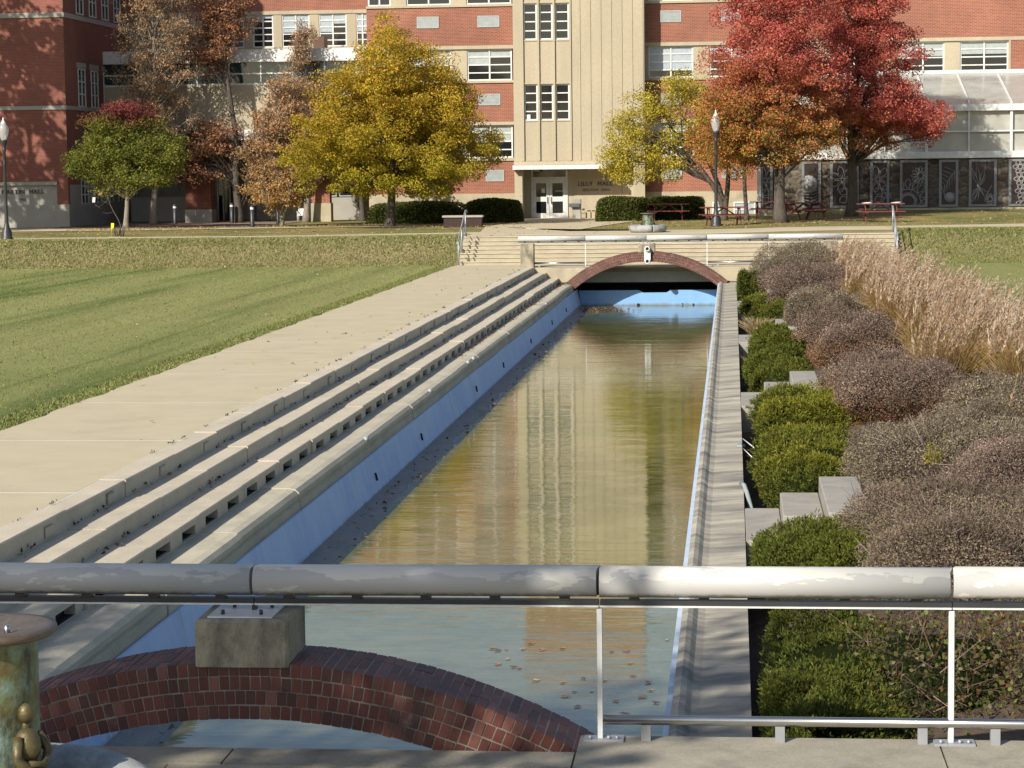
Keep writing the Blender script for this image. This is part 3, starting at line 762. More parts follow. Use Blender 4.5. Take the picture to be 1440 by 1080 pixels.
# ---------------------------------------------------------------- buildings
def ax_(x, Y, y=120): return at(x, y, Y).x
def azz(dy, Y): return H + dy/FPX*Y          # height of something dy photo pixels above the horizon
def window(par, X0, X1, z0, z1, Y, nc, nr, blind=0, bm='blind', seed=0, dep=.11, gm='glass', fr='white', bar=.036):
    """glass set back in its opening, frame with bars, blinds drawn some way down"""
    mb = MB(); mb.box(X0+.02, X1-.02, Y+dep, Y+dep+.02, z0+.02, z1-.02); g = mb.build('window', M[gm], par)
    mb = MB(); y0, y1 = Y+dep-.05, Y+dep+.005
    mb.box(X0, X0+.07, y0, y1, z0, z1); mb.box(X1-.07, X1, y0, y1, z0, z1); mb.box(X0+.07, X1-.07, y0, y1, z0, z0+.07); mb.box(X0+.07, X1-.07, y0, y1, z1-.07, z1)
    for c in range(1, nc):
        x = X0+(X1-X0)*c/nc; mb.box(x-bar, x+bar, y0-.004, y1, z0+.07, z1-.07)
    for r in range(1, nr):
        z = z0+(z1-z0)*r/nr; mb.box(X0+.07, X1-.07, y0+.006, y1-.004, z-bar*.8, z+bar*.8)
    mb.build('frame', M[fr], g)
    if blind:
        rr = random.Random(seed); mb = MB()
        for c in range(nc):
            xa, xb = X0+(X1-X0)*c/nc+.05, X0+(X1-X0)*(c+1)/nc-.05
            d = blind*rr.choice([1, 1, 1.02, .98, .55, 1.3] if nc < 3 else [1]); mb.box(xa, xb, Y+dep-.012, Y+dep-.002, z1-(z1-z0)*min(.98, d), z1-.05)
        mb.build('blind', M[bm], g)
    return g
YT, YW = 111.0, 112.3
LILLY = thing('brick_hall', 'large red brick hall with a tall pale limestone entrance tower and rows of windows', 'building', (-7.4, YT, .78))
XL, XR = ax_(722, YT), ax_(906, YT)
xl0, xr1 = ax_(517, YW), 34.0
# wing walls: brick bands between window bands
ZB = azz(-37, YW)
rows = [(13, 59), (121, 165), (227, 271)]
bands = [(-37, 8.5), (63.5, 117.5), (170, 223.5), (276, 318)]
mb = MB()
for a, b in bands:
    mb.box(xl0, XL+.3, YW, YW+.5, azz(a, YW), azz(b, YW)); 
    mb.box(XR-.3, xr1, YW, YW+.5, azz(a, YW), azz(b, YW))
mb.box(xl0, xr1, YW+.5, YW+14, .3, azz(318, YW)-.3)
mb.box(ax_(1421, YW), xr1, YW+.001, YW+.45, azz(117, YW), azz(171, YW))
mb.build('brick_wall', M['brick_hall'], LILLY)
mb = MB()
mb.box(xl0-.02, XL+.2, YW-.05, YW+.5, .3, ZB-.002); mb.box(XR-.2, xr1, YW-.05, YW+.5, .3, ZB-.002); mb.each('foundation', M['base_stone'], LILLY)
mb = MB()
for s0, s1 in ((8.6, 13), (117.6, 121), (223.6, 227)):
    mb.box(xl0, XL+.1, YW-.07, YW+.4, azz(s0, YW), azz(s1, YW)); mb.box(XR-.1, xr1, YW-.07, YW+.4, azz(s0, YW), azz(s1, YW))
for s0, s1 in ((59, 63.4), (165, 169.9), (271, 275.9)):
    mb.box(xl0, XL+.1, YW-.03, YW+.4, azz(s0, YW), azz(s1, YW)); mb.box(XR-.1, xr1, YW-.03, YW+.4, azz(s0, YW), azz(s1, YW))
mb.box(xl0-.1, xr1, YW-.06, YW+14, azz(318, YW), azz(324, YW))
mb.each('stone_band', M['limestone'], LILLY)
WX = [(489, 551), (573, 635), (657, 720)]; WR = [(912, 975), (998, 1060), (1084, 1146), (1170, 1232), (1268, 1328), (1350, 1418)]
for ri, (a, b) in enumerate(rows):
    mb = MB(); z0, z1 = azz(a, YW), azz(b, YW)
    pts = [(517 if i == 0 else WX[i-1][1], WX[i][0]) for i in range(1, 3)]
    for p, q in [(WX[0][1], WX[1][0]), (WX[1][1], WX[2][0])]: mb.box(ax_(p, YW), ax_(q, YW), YW+.06, YW+.5, z0, z1)
    prev = 906
    for p, q in WR: mb.box(ax_(prev, YW)-(.3 if prev == 906 else 0), ax_(p, YW), YW+.06, YW+.5, z0, z1); prev = q
    if ri != 1: mb.box(ax_(1418, YW), xr1, YW+.06, YW+.5, z0, z1)
    else: mb.box(ax_(1418, YW), ax_(1421, YW), YW-.02, YW+.5, z0, z1)
    mb.each('pier_panel', M['limestone'], LILLY)
    for i, (p, q) in enumerate(WX):
        if i == 0: p = 519
        window(LILLY, ax_(p, YW), ax_(q, YW), z0, z1, YW, 2, 4, (.52, .50, .0)[ri], 'blind', ri*7+i, .17)
    for i, (p, q) in enumerate(WR):
        window(LILLY, ax_(p, YW), ax_(q, YW), z0, z1, YW, 2, 4, (.3, .78 if i == 0 else .45, .2)[ri] if i < 4 else (.45, .40)[i-4], 'blindblue' if i < 4 else 'blind', ri*5+i+50, .17)
# basement windows on the right
for p, q in ((1001, 1022), (1031, 1062)): window(LILLY, ax_(p, YW), ax_(q, YW), azz(-74, YW), azz(-52, YW), YW-.14, 1, 2, .9, 'blindblue', p, .07)
def vent(x0, x1, d0, d1):
    mb = MB(); X0, X1, z0, z1 = ax_(x0, YW), ax_(x1, YW), azz(d0, YW), azz(d1, YW); mb.box(X0, X1, YW-.02, YW+.02, z0, z1)
    v = mb.build('vent_panel', M['graymetal'], LILLY)
    mb = MB(); f = .05; mb.box(X0-f, X1+f, YW-.035, YW-.003, z1, z1+f); mb.box(X0-f, X1+f, YW-.035, YW-.003, z0-f, z0); mb.box(X0-f, X0, YW-.035, YW-.003, z0, z1); mb.box(X1, X1+f, YW-.035, YW-.003, z0, z1)
    for k in range(7): z = z0+(z1-z0)*(k+.5)/7; mb.box(X0, X1, YW-.028, YW-.021, z-.012, z+.012)
    mb.build('frame', M['blind'], v)
for x0, x1 in ((589, 617), (674, 702)):
    vent(x0, x1, 196.5, 209.5); vent(x0, x1, 88, 101)
vent(683, 706, -18.5, -5.5)
for x0, x1 in ((930, 957), (1016, 1043)): vent(x0, x1, 199, 212); vent(x0, x1, -18, -6.5)
vent(930, 957, 85, 98)
# entrance tower
zc0, zc1 = azz(7.5, YT), 14.7
mb = MB()
x735, x801 = ax_(734, YT), ax_(803, YT)
mb.box(XL, x735, YT, YW+3, zc0, zc1); mb.box(x801+.0, XR, YT+.05, YW+3, zc0, zc1); mb.box(x735, x801, YT+.20, YW+3, zc0, zc1)
e = [802+(905-802)*i/7 for i in range(8)]
for a, b in zip(e, e[1:]): mb.box(ax_(a, YT)+.014, ax_(b, YT)-.014, YT+.02, YT+.049, zc0, zc1)
mb.box(ax_(890, YT), XR, YT, YW+3, .5, zc0-.003); mb.box(XL, ax_(733, YT), YT, YW+3, .5, zc0-.003); mb.box(ax_(733, YT)+.003, ax_(890, YT)-.003, YW, YW+3, .5, zc0-.003)
mb.build('tower_wall', M['limestone'], LILLY)
mb = MB()
for a, b in ((733.5, 736.5), (756, 758.8), (778, 780.8), (801, 803.6)): mb.box(ax_(a, YT), ax_(b, YT), YT-.045, YT+.2, zc0+.02, zc1)
for d0, d1 in ((63, 64.5), (115, 117), (174.5, 176.5), (227, 229)):
    for a, b in ((736.5, 756), (758.8, 778), (780.8, 801)): mb.box(ax_(a, YT), ax_(b, YT), YT+.02, YT+.2, azz(d0, YT), azz(d1, YT))
mb.each('mullion_fin', M['limestone'], LILLY)
mb = MB()
for d0, d1 in ((7.6, 63), (117, 174.5), (229, 268)):
    for a, b in ((736.5, 756), (758.8, 778), (780.8, 801)): mb.box(ax_(a, YT), ax_(b, YT), YT+.05, YT+.2, azz(d0, YT)+.003, azz(d1, YT)-.003)
mb.each('spandrel_panel', M['limestone'], LILLY)
for d0, d1 in ((64.5, 115), (176.5, 227), (268, 312)):
    for a, b in ((736.5, 756), (758.8, 778), (780.8, 801)): window(LILLY, ax_(a, YT)+.01, ax_(b, YT)-.01, azz(d0, YT), azz(d1, YT), YT+.01, 1, 4, 0, dep=.15)
mb = MB(); mb.bbox(ax_(740, YT), ax_(745, YT), YT+.140, YT+.145, azz(66.5, YT), azz(73, YT), .002); mb.build('window_notice', M['white'], LILLY)
mb = MB(); mb.box(XL-.01, XR+.01, YT-.02, YW+3, 14.7, 14.9); mb.box(XL-.02, ax_(906, YT), YT-.06, YT+.2, zc0-.18, zc0-.002); mb.build('ledge', M['limestone'], LILLY)
mb = MB(); mb.box(XL+.2, XR-.2, YT+.6, YW+3, 14.9, 18.2); mb.build('brick_penthouse', M['brick_hall'], LILLY)
mb = MB(); zc = azz(7.5, YT)
mb.box(XL-.05, ax_(854, YT), YT-.42, YW-.003, zc-.40, zc-.19); cn = mb.build('canopy', M['white'], LILLY)
mb = MB()
for x in (752, 828): mb.bbox(ax_(x, YT)-.16, ax_(x, YT)+.16, YT+.3, YT+.55, zc-.5, zc-.402, .02)
mb.each('light_fitting', M['graymetal'], cn)
# double doors with transom
D = YW
def zx(y): return at(770, y, D).z
dx0, dx1, dxm = ax_(745.5, D), ax_(797, D), ax_(771, D)
mb = MB(); f = .09; zt, zm, zb_ = zx(235), zx(250), zx(309.5)
mb.box(dx0, dx0+f, D-.06, D, zb_, zt); mb.box(dx1-f, dx1, D-.06, D, zb_, zt); mb.box(dx0+f, dx1-f, D-.06, D, zt-f, zt); mb.box(dx0+f, dx1-f, D-.06, D, zm-.06, zm+.04)
mb.build('door_frame', M['alum'], LILLY)
mb = MB(); mb.box(dx0+f, dx1-f, D-.02, D-.005, zm+.04, zt-f); mb.build('transom', M['glass'], LILLY)
for a, b, hs in ((dx0+f, dxm, -1), (dxm, dx1-f, 1)):
    mb = MB(); w_ = .15; z2, z1, zk = zb_+.02, zm-.065, zx(280)
    mb.box(a+.008, a+w_, D-.05, D-.006, z2, z1); mb.box(b-w_, b-.008, D-.05, D-.006, z2, z1); mb.box(a+w_, b-w_, D-.05, D-.006, z1-.2, z1); mb.box(a+w_, b-w_, D-.05, D-.006, zk-.12, zk+.12); mb.box(a+w_, b-w_, D-.05, D-.006, z2, z2+.32)
    dr = mb.build('door', M['alum'], LILLY)
    mb = MB(); mb.box(a+w_, b-w_, D-.03, D-.012, z2+.3, z1-.18); mb.build('door_glass', M['glass'], dr)
    mb = MB(); x = dxm+hs*.09; mb.tube([(x, D-.11, zk-.22), (x, D-.11, zk+.12)], .018, 6); mb.box(x-.012, x+.012, D-.11, D-.04, zk-.2, zk-.17); mb.build('handle', M['darkmetal'], dr)
    if hs < 0:
        mb = MB(); mb.box(b-w_-.24, b-w_-.06, D-.035, D-.0305, zx(271), zx(265)); mb.build('notice', M['white'], dr)
    else:
        mb = MB(); mb.box(a+w_+.15, b-w_-.01, D-.035, D-.0305, zx(269.5), zx(267.8)); mb.build('notice', M['limestone'], dr)
def lettering(txt, size, X, Y, Z, m, par, ext=.02, sp=1.12, align='LEFT', name='lettering'):
    c = bpy.data.curves.new('t', 'FONT'); c.body = txt; c.size = size; c.extrude = ext; c.space_character = sp; c.align_x = align
    to = bpy.data.objects.new('t', c); col.objects.link(to)
    dg = bpy.context.evaluated_depsgraph_get(); me = bpy.data.meshes.new_from_object(to.evaluated_get(dg))
    bpy.data.objects.remove(to); bpy.data.curves.remove(c)
    me.transform(Matrix.Translation(Vector((X, Y, Z))-org_of(par)) @ Matrix.Rotation(math.pi/2, 4, 'X'))
    o = link(name, me, m, par); o.data.name = name
    return o
mb = MB(); mb.box(ax_(806, D), ax_(884, D), D-.03, D-.003, zx(300), zx(250)); mb.build('sign_slab', M['limestone'], LILLY)
lt = lettering('LILLY  HALL', .285, ax_(811, D), D-.055, zx(261.8), M['darkmetal'], LILLY, .022, 1.16)
lettering('BRICOVER  WING', .155, ax_(818, D), D-.045, zx(269.2), plain('bronze_letter', (.14, .11, .08), .5), LILLY, .012, 1.12)
# ---- older brick range behind the link, left
YB = 117.8
OLD = thing('brick_annex', 'red brick range with tall white gridded windows behind the glass link', 'building', (-21.5, YB, .78))
xb0, xb1 = -46.0, ax_(520, YB)
mb = MB(); mb.box(xb0, xb1, YB, YB+9, azz(223, YB), 15.6); mb.build('brick_wall', M['brick_hall'], OLD)
mb = MB(); mb.box(xb0, xb1, YB-.04, YB+9, azz(218, YB), azz(223, YB)-.003); mb.box(xb0, xb1, YB-.05, YB+.3, azz(168, YB), azz(172, YB)); mb.each('stone_band', M['limestone'], OLD)
mb = MB(); wins = [(316, 345), (357, 386), (398, 437), (450, 489), (502, 541)]; pv = None
z0, z1 = azz(172, YB), azz(218, YB)
for a, b in wins:
    if pv is not None: mb.box(ax_(pv, YB), ax_(a, YB), YB, YB+9, z0, z1-.003)
    pv = b
mb.box(xb0, ax_(316, YB), YB, YB+9, z0, z1-.003)
mb.each('pier_panel', M['limestone'], OLD)
for i, (a, b) in enumerate(wins):
    if b > 520: b = 520
    window(OLD, ax_(a, YB), ax_(b, YB), z0, z1, YB, 2, 5, .55 if i > 1 else .2, 'blindblue', i, .1)
mb = MB(); mb.box(xb0, xb1, YB+1, YB+9, .3, azz(168, YB)); mb.build('back_wall', M['gray_stone'], OLD)
mb = MB(); xa, xb = ax_(343, 116.5), xb1+1.4
mb.box(xa, xb, 116.5, 117.5, .3, azz(-40, 116.5)); mb.box(xa, xb, 116.56, 117.5, azz(-24, 116.5), azz(10, 116.5)); mb.build('ground_wall', M['gray_stone'], OLD)
for i in range(4):
    x0 = ax_(348+42*i, 116.5); window(OLD, x0, x0+1.45, azz(-39, 116.5), azz(-25, 116.5), 116.45, 1, 1, 0, dep=.05, fr='graymetal')
mb = MB(); mb.box(ax_(437, 113), ax_(462, 113), 112.7, 113.3, .5, azz(20, 113)); mb.build('brick_pier', M['brick_hall'], OLD)
mb = MB(); mb.box(ax_(436, 113)-.02, ax_(463, 113)+.02, 112.66, 113.34, .4, azz(-48, 113)); mb.build('pier_foot', M['base_stone'], OLD)
mb = MB(); mb.box(ax_(305, 119), ax_(331, 119), 118.6, 118.65, .8, azz(12, 119)); sf = mb.build('storefront', M['glass'], OLD)
mb = MB()
for x in (304.5, 312, 321.5, 330.5): mb.box(ax_(x, 119), ax_(x, 119)+.07, 118.52, 118.6, .8, azz(12, 119))
mb.box(ax_(305, 119), ax_(331, 119), 118.53, 118.59, azz(-22, 119), azz(-20.5, 119)); mb.build('frame', M['alum'], sf)
# ---- glass link between the halls
YK = 113.0
LINK = thing('glass_link', 'raised white and glass corridor linking the two brick halls behind the trees', 'skywalk', (-25.5, YK, 5))
k0, k1 = -31.6, ax_(517, YK)
mb = MB(); mb.box(k0, k1, YK-.12, YK+3.2, azz(152, YK), azz(170, YK)); mb.box(k0, k1, YK-.10, YK+.4, azz(43, YK), azz(57, YK)); mb.build('fascia', M['white'], LINK)
mb = MB(); mb.box(k0, k1, YK, YK+.2, azz(57, YK), azz(120, YK)); mb.build('panel_wall', M['limestone'], LINK)
mb = MB(); mb.box(k0, k1, YK+.4, YK+3.2, azz(43, YK)+.05, azz(52, YK)); mb.build('floor_slab', M['gray_stone'], LINK)
mb = MB(); mb.box(k0, k1, YK+.08, YK+.11, azz(120, YK), azz(152, YK)); gl = mb.build('window_strip', M['glassgreen'], LINK)
mb = MB(); z0, z1 = azz(120, YK), azz(152, YK); x = k0
while x < k1: mb.box(x, x+.07, YK+.02, YK+.08, z0, z1); x += 1.62
zm_ = azz(136, YK); mb.box(k0, k1, YK+.025, YK+.075, zm_-.035, zm_+.035); mb.box(k0, k1, YK+.01, YK+.09, z0, z0+.09); mb.build('frame', M['white'], gl)
mb = MB(); mb.box(ax_(437, YK), ax_(452, YK), YK+1, YK+2, azz(170, YK), azz(188, YK)); mb.build('roof_box', plain('brown_box', (.10, .05, .035)), LINK)
# ---- brick hall on the far left
YM = 106.2; XM = ax_(97, YM, 300)
MART = thing('brick_hall', 'dark red brick hall with a name panel, dappled by tree shade at the left edge', 'building', (-36, YM, .8))
def zM(d): return azz(d, YM)
mb = MB(); mb.box(-60, XM, YM, YM+26, zM(-18), 20.8); mb.box(ax_(82, YM, 300), XM, YM-.001, YM+.3, zM(-46), zM(-18)); mb.build('brick_wall', M['brick_dark'], MART)
mb = MB(); 
for a, b in ((220, 227), (89.5, 95), (-52, -46)): mb.box(-60, XM+.05, YM-.06, YM+26.1, zM(a), zM(b)); 
mb.box(-60, ax_(82, YM, 300), YM-.07, YM+.3, zM(-18), zM(-13)); mb.each('stone_band', M['gray_stone'], MART)
mb = MB(); mb.box(-60, XM+.04, YM-.05, YM+26.08, .3, zM(-52)-.003); mb.each('foundation', M['gray_stone'], MART)
mb = MB(); mb.box(-60, ax_(81, YM, 300), YM+.06, YM+.3, zM(-46), zM(-18)); mb.box(-60, XM, YM+.31, YM+20, zM(-46), zM(-18)); mb.build('name_panel', M['gray_stone'], MART)
lettering('MARTIN  HALL', .285, ax_(1.5, YM, 270), YM+.035, at(30, 272.5, YM).z, M['darkmetal'], MART, .02, 1.13)
lettering('1953', .15, ax_(27, YM, 280), YM+.045, at(30, 282, YM).z, M['darkmetal'], MART, .012, 1.1)
for zr0, zr1 in ((11.0, 13.2), (6.55, 8.4), (1.85, 3.2)):
    for i in range(8):
        y = 108.3+2.25*i
        mb = MB(); mb.box(XM-.04, XM+.012, y, y+1.25, zr0, zr1); g = mb.build('window', M['glass'], MART)
        mb = MB(); x0, x1 = XM+.012, XM+.05
        for k in range(3): yy = y+1.18*k/2; mb.box(x0, x1, yy, yy+.07, zr0, zr1)
        for k in range(4): z = zr0+(zr1-zr0-.06)*k/3; mb.box(x0+.003, x1-.003, y+.001, y+1.249, z, z+.06)
        mb.build('frame', M['alum'], g)
        if zr0 < 10:
            mb = MB(); mb.box(XM, XM+.06, y-.1, y+1.35, zr1+.02, zr1+.28); mb.build('lintel', M['gray_stone'], g)
mb = MB(); px0, px1 = ax_(260, 113), ax_(295, 113); mb.box(px0, px1, 112.6, 113.6, azz(-55, 113), azz(43, 113)-.01); mb.build('brick_pier', M['brick_dark'], MART)
mb = MB(); mb.box(px0-.05, px1+.05, 112.55, 113.65, .4, azz(-55, 113)-.003); mb.build('pier_foot', M['gray_stone'], MART)
mb = MB(); mb.box(XM+.4, px0-.06, 116.0, 116.4, .4, zM(-40)); mb.build('court_wall', M['gray_stone'], MART)
# ---- greenhouse on the right
YG = 105.8
GH = thing('greenhouse', 'white framed glass greenhouse on a rubble stone wall at the right edge', 'greenhouse', (8, YG, 1.1))
g0, g1 = ax_(1067, YG, 250), 30.0
zb0, zt0 = 1.0, azz(5, YG)
mb = MB(); mb.box(g0+.1, g1, YG+.06, YG+.5, .6, zt0-.02); mb.box(g0+.1, g0+.5, YG+.5, YW-.1, .6, zt0-.02); mb.build('stone_wall', M['rubble'], GH)
mb = MB(); mb.box(g0, g1, YG-.12, YG+.6, .5, 1.32); mb.build('plinth', M['base_stone'], GH)
ze, zr = azz(70, YG), azz(117, YW)
mb = MB(); mb.box(g0, g1, YG-.08, YG+.6, zt0-.0, zt0+.30); mb.box(g0-.05, g1, YG-.14, YG+.12, ze-.02, ze+.28); mb.box(g0, g1, YW-.4, YW-.08, zr-.1, zr+.28)
mb.box(g0-.08, g0+.10, YG-.1, YG+.12, .5, ze); mb.each('white_beam', M['alum'], GH)
mb = MB(); x = g0; i = 0
xs_ = [g0+.02]
while xs_[-1] < g1-2: xs_.append(xs_[-1]+1.9)
for i, x in enumerate(xs_[1:]): wv = .06 if i % 2 else .035; mb.box(x-wv, x+wv, YG-.06, YG+.1, zt0+.3, ze-.02)
mb.box(g0, g1, YG-.03, YG+.06, (zt0+ze)/2+.10, (zt0+ze)/2+.17)
mb.each('glazing_post', M['alum'], GH)
mb = MB(); mb.box(g0+.05, g1, YG+.11, YG+.125, zt0+.3, ze-.02); mb.build('wall_glazing', M['poly'], GH)
mb = MB(); mb.poly([(g0, YG-.1, ze+.285), (g1, YG-.1, ze+.285), (g1, YW-.1, zr+.2), (g0, YW-.1, zr+.2)]); mb.poly([(g0, YW-.1, zr+.18), (g1, YW-.1, zr+.18), (g1, YG-.1, ze+.265), (g0, YG-.1, ze+.265)]); mb.build('roof_glazing', M['poly'], GH)
mb = MB()
for x in xs_[::1]:
    mb.obox((x, (YG+YW)/2-.1, (ze+zr)/2+.29), (.04, 0, 0), (0, (YW-YG)/2, (zr-ze-.08)/2), (0, 0, .04))
mb.each('rafter', M['alum'], GH)
mb = MB(); rr = random.Random(4); x = g0+1   # benches, shelves and panels seen dimly through the glazing
while x < g1-3:
    w_ = rr.uniform(1.2, 3.2); mb.box(x, x+w_, YG+1.2+rr.random(), YG+2.4+rr.random(), zt0-.5, zt0+rr.uniform(.35, 1.5)); x += w_+rr.uniform(.2, .9)
mb.each('interior_bench', M['limestone'], GH)
mb = MB(); mb.box(g0+.1, g1, YG+3.2, YG+3.3, zt0-.5, zt0+.9); mb.tube([(ax_(1330, YG), YG+1.0, zt0+.4), (ax_(1372, YG), YG+1.0, zt0+1.45)], .03, 5); mb.build('interior_rack', M['graymetal'], GH)
# art panels let into the stone wall
ART = plain('cut_metal_line', (.26, .25, .245), .5)
PANELD = pmat('dark_brown_panel', (.020, .012, .011), (.040, .020, .017), 1.5, .5, 0)
def flower(mb, c, r, n, y, inner=.25, th=.022, a0=0, a1=6.283):
    for i in range(n):
        a = a0+(a1-a0)*i/n; da = 6.283/n*.42*(1 if a1-a0 > 6 else .5)
        P = []
        for t in (0, .25, .55, .8, 1): P.append((c[0]+math.cos(a-da*math.sin(math.pi*t))*r*(inner+(1-inner)*t), y, c[1]+math.sin(a-da*math.sin(math.pi*t))*r*(inner+(1-inner)*t)))
        for t in (.8, .55, .25, 0): P.append((c[0]+math.cos(a+da*math.sin(math.pi*t))*r*(inner+(1-inner)*t), y, c[1]+math.sin(a+da*math.sin(math.pi*t))*r*(inner+(1-inner)*t)))
        mb.tube(P, th, 4, smooth=False)
    mb.tube([(c[0]+math.cos(6.283*i/16)*r*inner, y, c[1]+math.sin(6.283*i/16)*r*inner) for i in range(17)], th, 4, smooth=False)
def clipx(mb, X0, X1, z0, z1): mb.v = [(min(max(a, X0), X1), b, min(max(c, z0), z1)) for a, b, c in mb.v]
pan = [(1070, 1086, 'flower'), (1128, 1154, 'ladybug'), (1168, 1207, 'flower'), (1224, 1250, 'bloom'), (1266, 1304, 'sunflower'), (1321, 1347, 'leaf'), (1363, 1401, 'butterfly'), (1419, 1457, 'beetle'), (1476, 1502, 'leaf')]
rr = random.Random(21)
for px0, px1, kind in pan:
    X0, X1 = ax_(px0, YG, 250), ax_(px1, YG, 250); z0, z1 = 1.36, zt0-.08
    mb = MB(); mb.box(X0, X1, YG+.0, YG+.055, z0, z1); pn = mb.build('art_panel', PANELD, GH)
    mb = MB(); f = .10; mb.box(X0-.02, X0+f, YG-.03, YG-.002, z0, z1); mb.box(X1-f, X1+.02, YG-.03, YG-.002, z0, z1); mb.box(X0+f, X1-f, YG-.03, YG-.002, z0, z0+f); mb.box(X0+f, X1-f, YG-.03, YG-.002, z1-f, z1)
    mb.build('frame', M['panelframe'], pn)
    mb = MB(); y = YG-.012; cxm = (X0+X1)/2; w_ = X1-X0
    if kind in ('flower', 'bloom'):
        flower(mb, (cxm-.08, z1-.85), .62, 7, y, .12); mb.tube([(cxm-.05, y, z1-1.0), (cxm+.15, y, z1-1.5), (cxm+.1, y, z0+.9)], .02, 4); flower(mb, (cxm+.2, z0+.55), .5, 5, y, .2)
    elif kind == 'sunflower':
        flower(mb, (X0+.35, z0+.25), .42, 26, y, .72, .02); flower(mb, (X0+.35, z0+.25), 1.05, 16, y, .55, .02); flower(mb, (cxm+.3, z1-.7), .42, 12, y, .3, .02); mb.tube([(cxm+.1, y, z1-.9), (cxm-.15, y, z1-1.5), (cxm-.2, y, z0+1.1)], .02, 4)
    elif kind == 'leaf':
        mb.tube([(X1-.12, y, z1-.5), (cxm, y, z1-.9), (cxm-.2, y, z1-1.5)], .02, 4)
        for k in range(5):
            t = k/5; a = (X1-.15-t*.55, y, z1-.5-t*.8)
            mb.tube([a, (a[0]-.45, y, a[2]+.18)], .016, 4); mb.tube([a, (a[0]-.02, y, a[2]-.5)], .016, 4)
        mb.tube([(X0+.12, y, z1-1.2), (X0+.25, y, z1-1.7), (cxm+.1, y, z1-1.5), (X1-.1, y, z1-1.55)], .018, 4)
        mb.lathe([(0, 0), (.24, .0), (.24, .012), (0, .014)], (0, 0, 0), 14); nn = 60
        mb.v[-nn+4:] = [(cxm+.05+a, y-c*.3, z0+.42+b) for a, b, c in mb.v[-nn+4:]]
    elif kind == 'ladybug':
        mb.lathe([(0, 0), (.42, 0), (.42, .012), (0, .014)], (0, 0, 0), 16); mb.v = [(cxm-.12+a, y-c*.3, z1-1.05+b) for a, b, c in mb.v]
        for k in range(7): mb.tube([(X0+.1, y, z0+.25+k*.13), (cxm, y, z0+.15+k*.15), (X1-.1, y, z0+.32+k*.13)], .016, 4)
        mb.tube([(X0+.2, y, z0+.8), (X1-.1, y, z0+1.35)], .025, 4)
    elif kind == 'butterfly':
        c = (cxm-.15, z1-1.25)
        for a, r in ((1.3, 1.0), (1.7, 1.1), (2.0, .95), (-2.1, .8), (-1.8, .9), (-2.4, .6), (1.1, .7)):
            mb.tube([(c[0], y, c[1]), (c[0]+.5*r*math.cos(a+.15), y, c[1]+.5*r*math.sin(a+.15)), (c[0]+r*math.cos(a), y, c[1]+r*math.sin(a)), (c[0]+.5*r*math.cos(a-.15), y, c[1]+.5*r*math.sin(a-.15)), (c[0], y, c[1])], .022, 4)
        mb.tube([(c[0]-.1, y, c[1]+.1), (c[0]+.2, y, c[1]-.4)], .05, 6); mb.tube([(c[0], y, c[1]), (X1-.25, y, c[1]-.35)], .02, 4); flower(mb, (X1-.28, c[1]-.55), .25, 9, y, .4, .02)
        mb.tube([(X0+.15, y, z0+.2), (cxm-.1, y, z0+.75)], .018, 4); mb.tube([(cxm+.1, y, z0+.4), (X1-.2, y, z0+.95)], .018, 4)
    else:
        for k in range(5): flower(mb, (X0+.5+.05*k, z1-.35-k*.55), .33, 6, y, .3, .025)
    if kind in ('flower', 'bloom', 'sunflower', 'leaf', 'butterfly', 'ladybug', 'beetle'): clipx(mb, X0+.1, X1-.1, z0+.1, z1-.1)
    mb.build('line_art', ART, pn)
# ---------------------------------------------------------------- foliage tools
RG = np.random.default_rng(11)
def quads(name, V, cols, m, parent=None, smooth=False):
    """V (N,4,3) world corners, cols (N,3)"""
    n = len(V); o = org_of(parent)
    me = bpy.data.meshes.new(name)
    me.vertices.add(n*4); me.loops.add(n*4); me.polygons.add(n)
    me.vertices.foreach_set('co', (V-np.array(o)).astype(np.float32).ravel())
    me.loops.foreach_set('vertex_index', np.arange(n*4, dtype=np.int32))
    me.polygons.foreach_set('loop_start', np.arange(0, n*4, 4, dtype=np.int32))
    c = np.ones((n, 4, 4), np.float32); c[:, :, :3] = np.clip(cols, 0, 1)[:, None, :]
    a = me.color_attributes.new('Col', 'FLOAT_COLOR', 'POINT'); a.data.foreach_set('color', c.ravel())
    me.update(calc_edges=True); me.validate()
    return link(name, me, m, parent)
def unit(v): return v/np.maximum(np.linalg.norm(v, axis=-1, keepdims=True), 1e-9)
def leafquads(P, size, aspect=.62, axis=None, jit=1.0, fold=.18):
    n = len(P); r = unit(RG.normal(size=(n, 3)))
    u = r if axis is None else unit(axis + r*jit)
    v = unit(np.cross(u, RG.normal(size=(n, 3)))); w_ = np.cross(u, v)
    s = (size if np.ndim(size) else np.full(n, size))[:, None]*RG.uniform(.7, 1.25, (n, 1))
    c = P; L = u*s*.5; W = v*s*.5*aspect; F = w_*s*fold
    return np.stack([c-L, c-W+F+L*.1, c+L, c+W+F+L*.1], 1)
def ribbons(A, B, w0, w1):
    d = unit(B-A); v = unit(np.cross(d, RG.normal(size=d.shape)))
    return np.stack([A-v*w0, A+v*w0, B+v*w1, B-v*w1], 1)
def palette(cols, wts, n, jit=.18):
    k = RG.choice(len(cols), n, p=np.array(wts)/sum(wts)); c = np.array(cols)[k]
    return c*RG.uniform(1-jit, 1+jit, (n, 1))
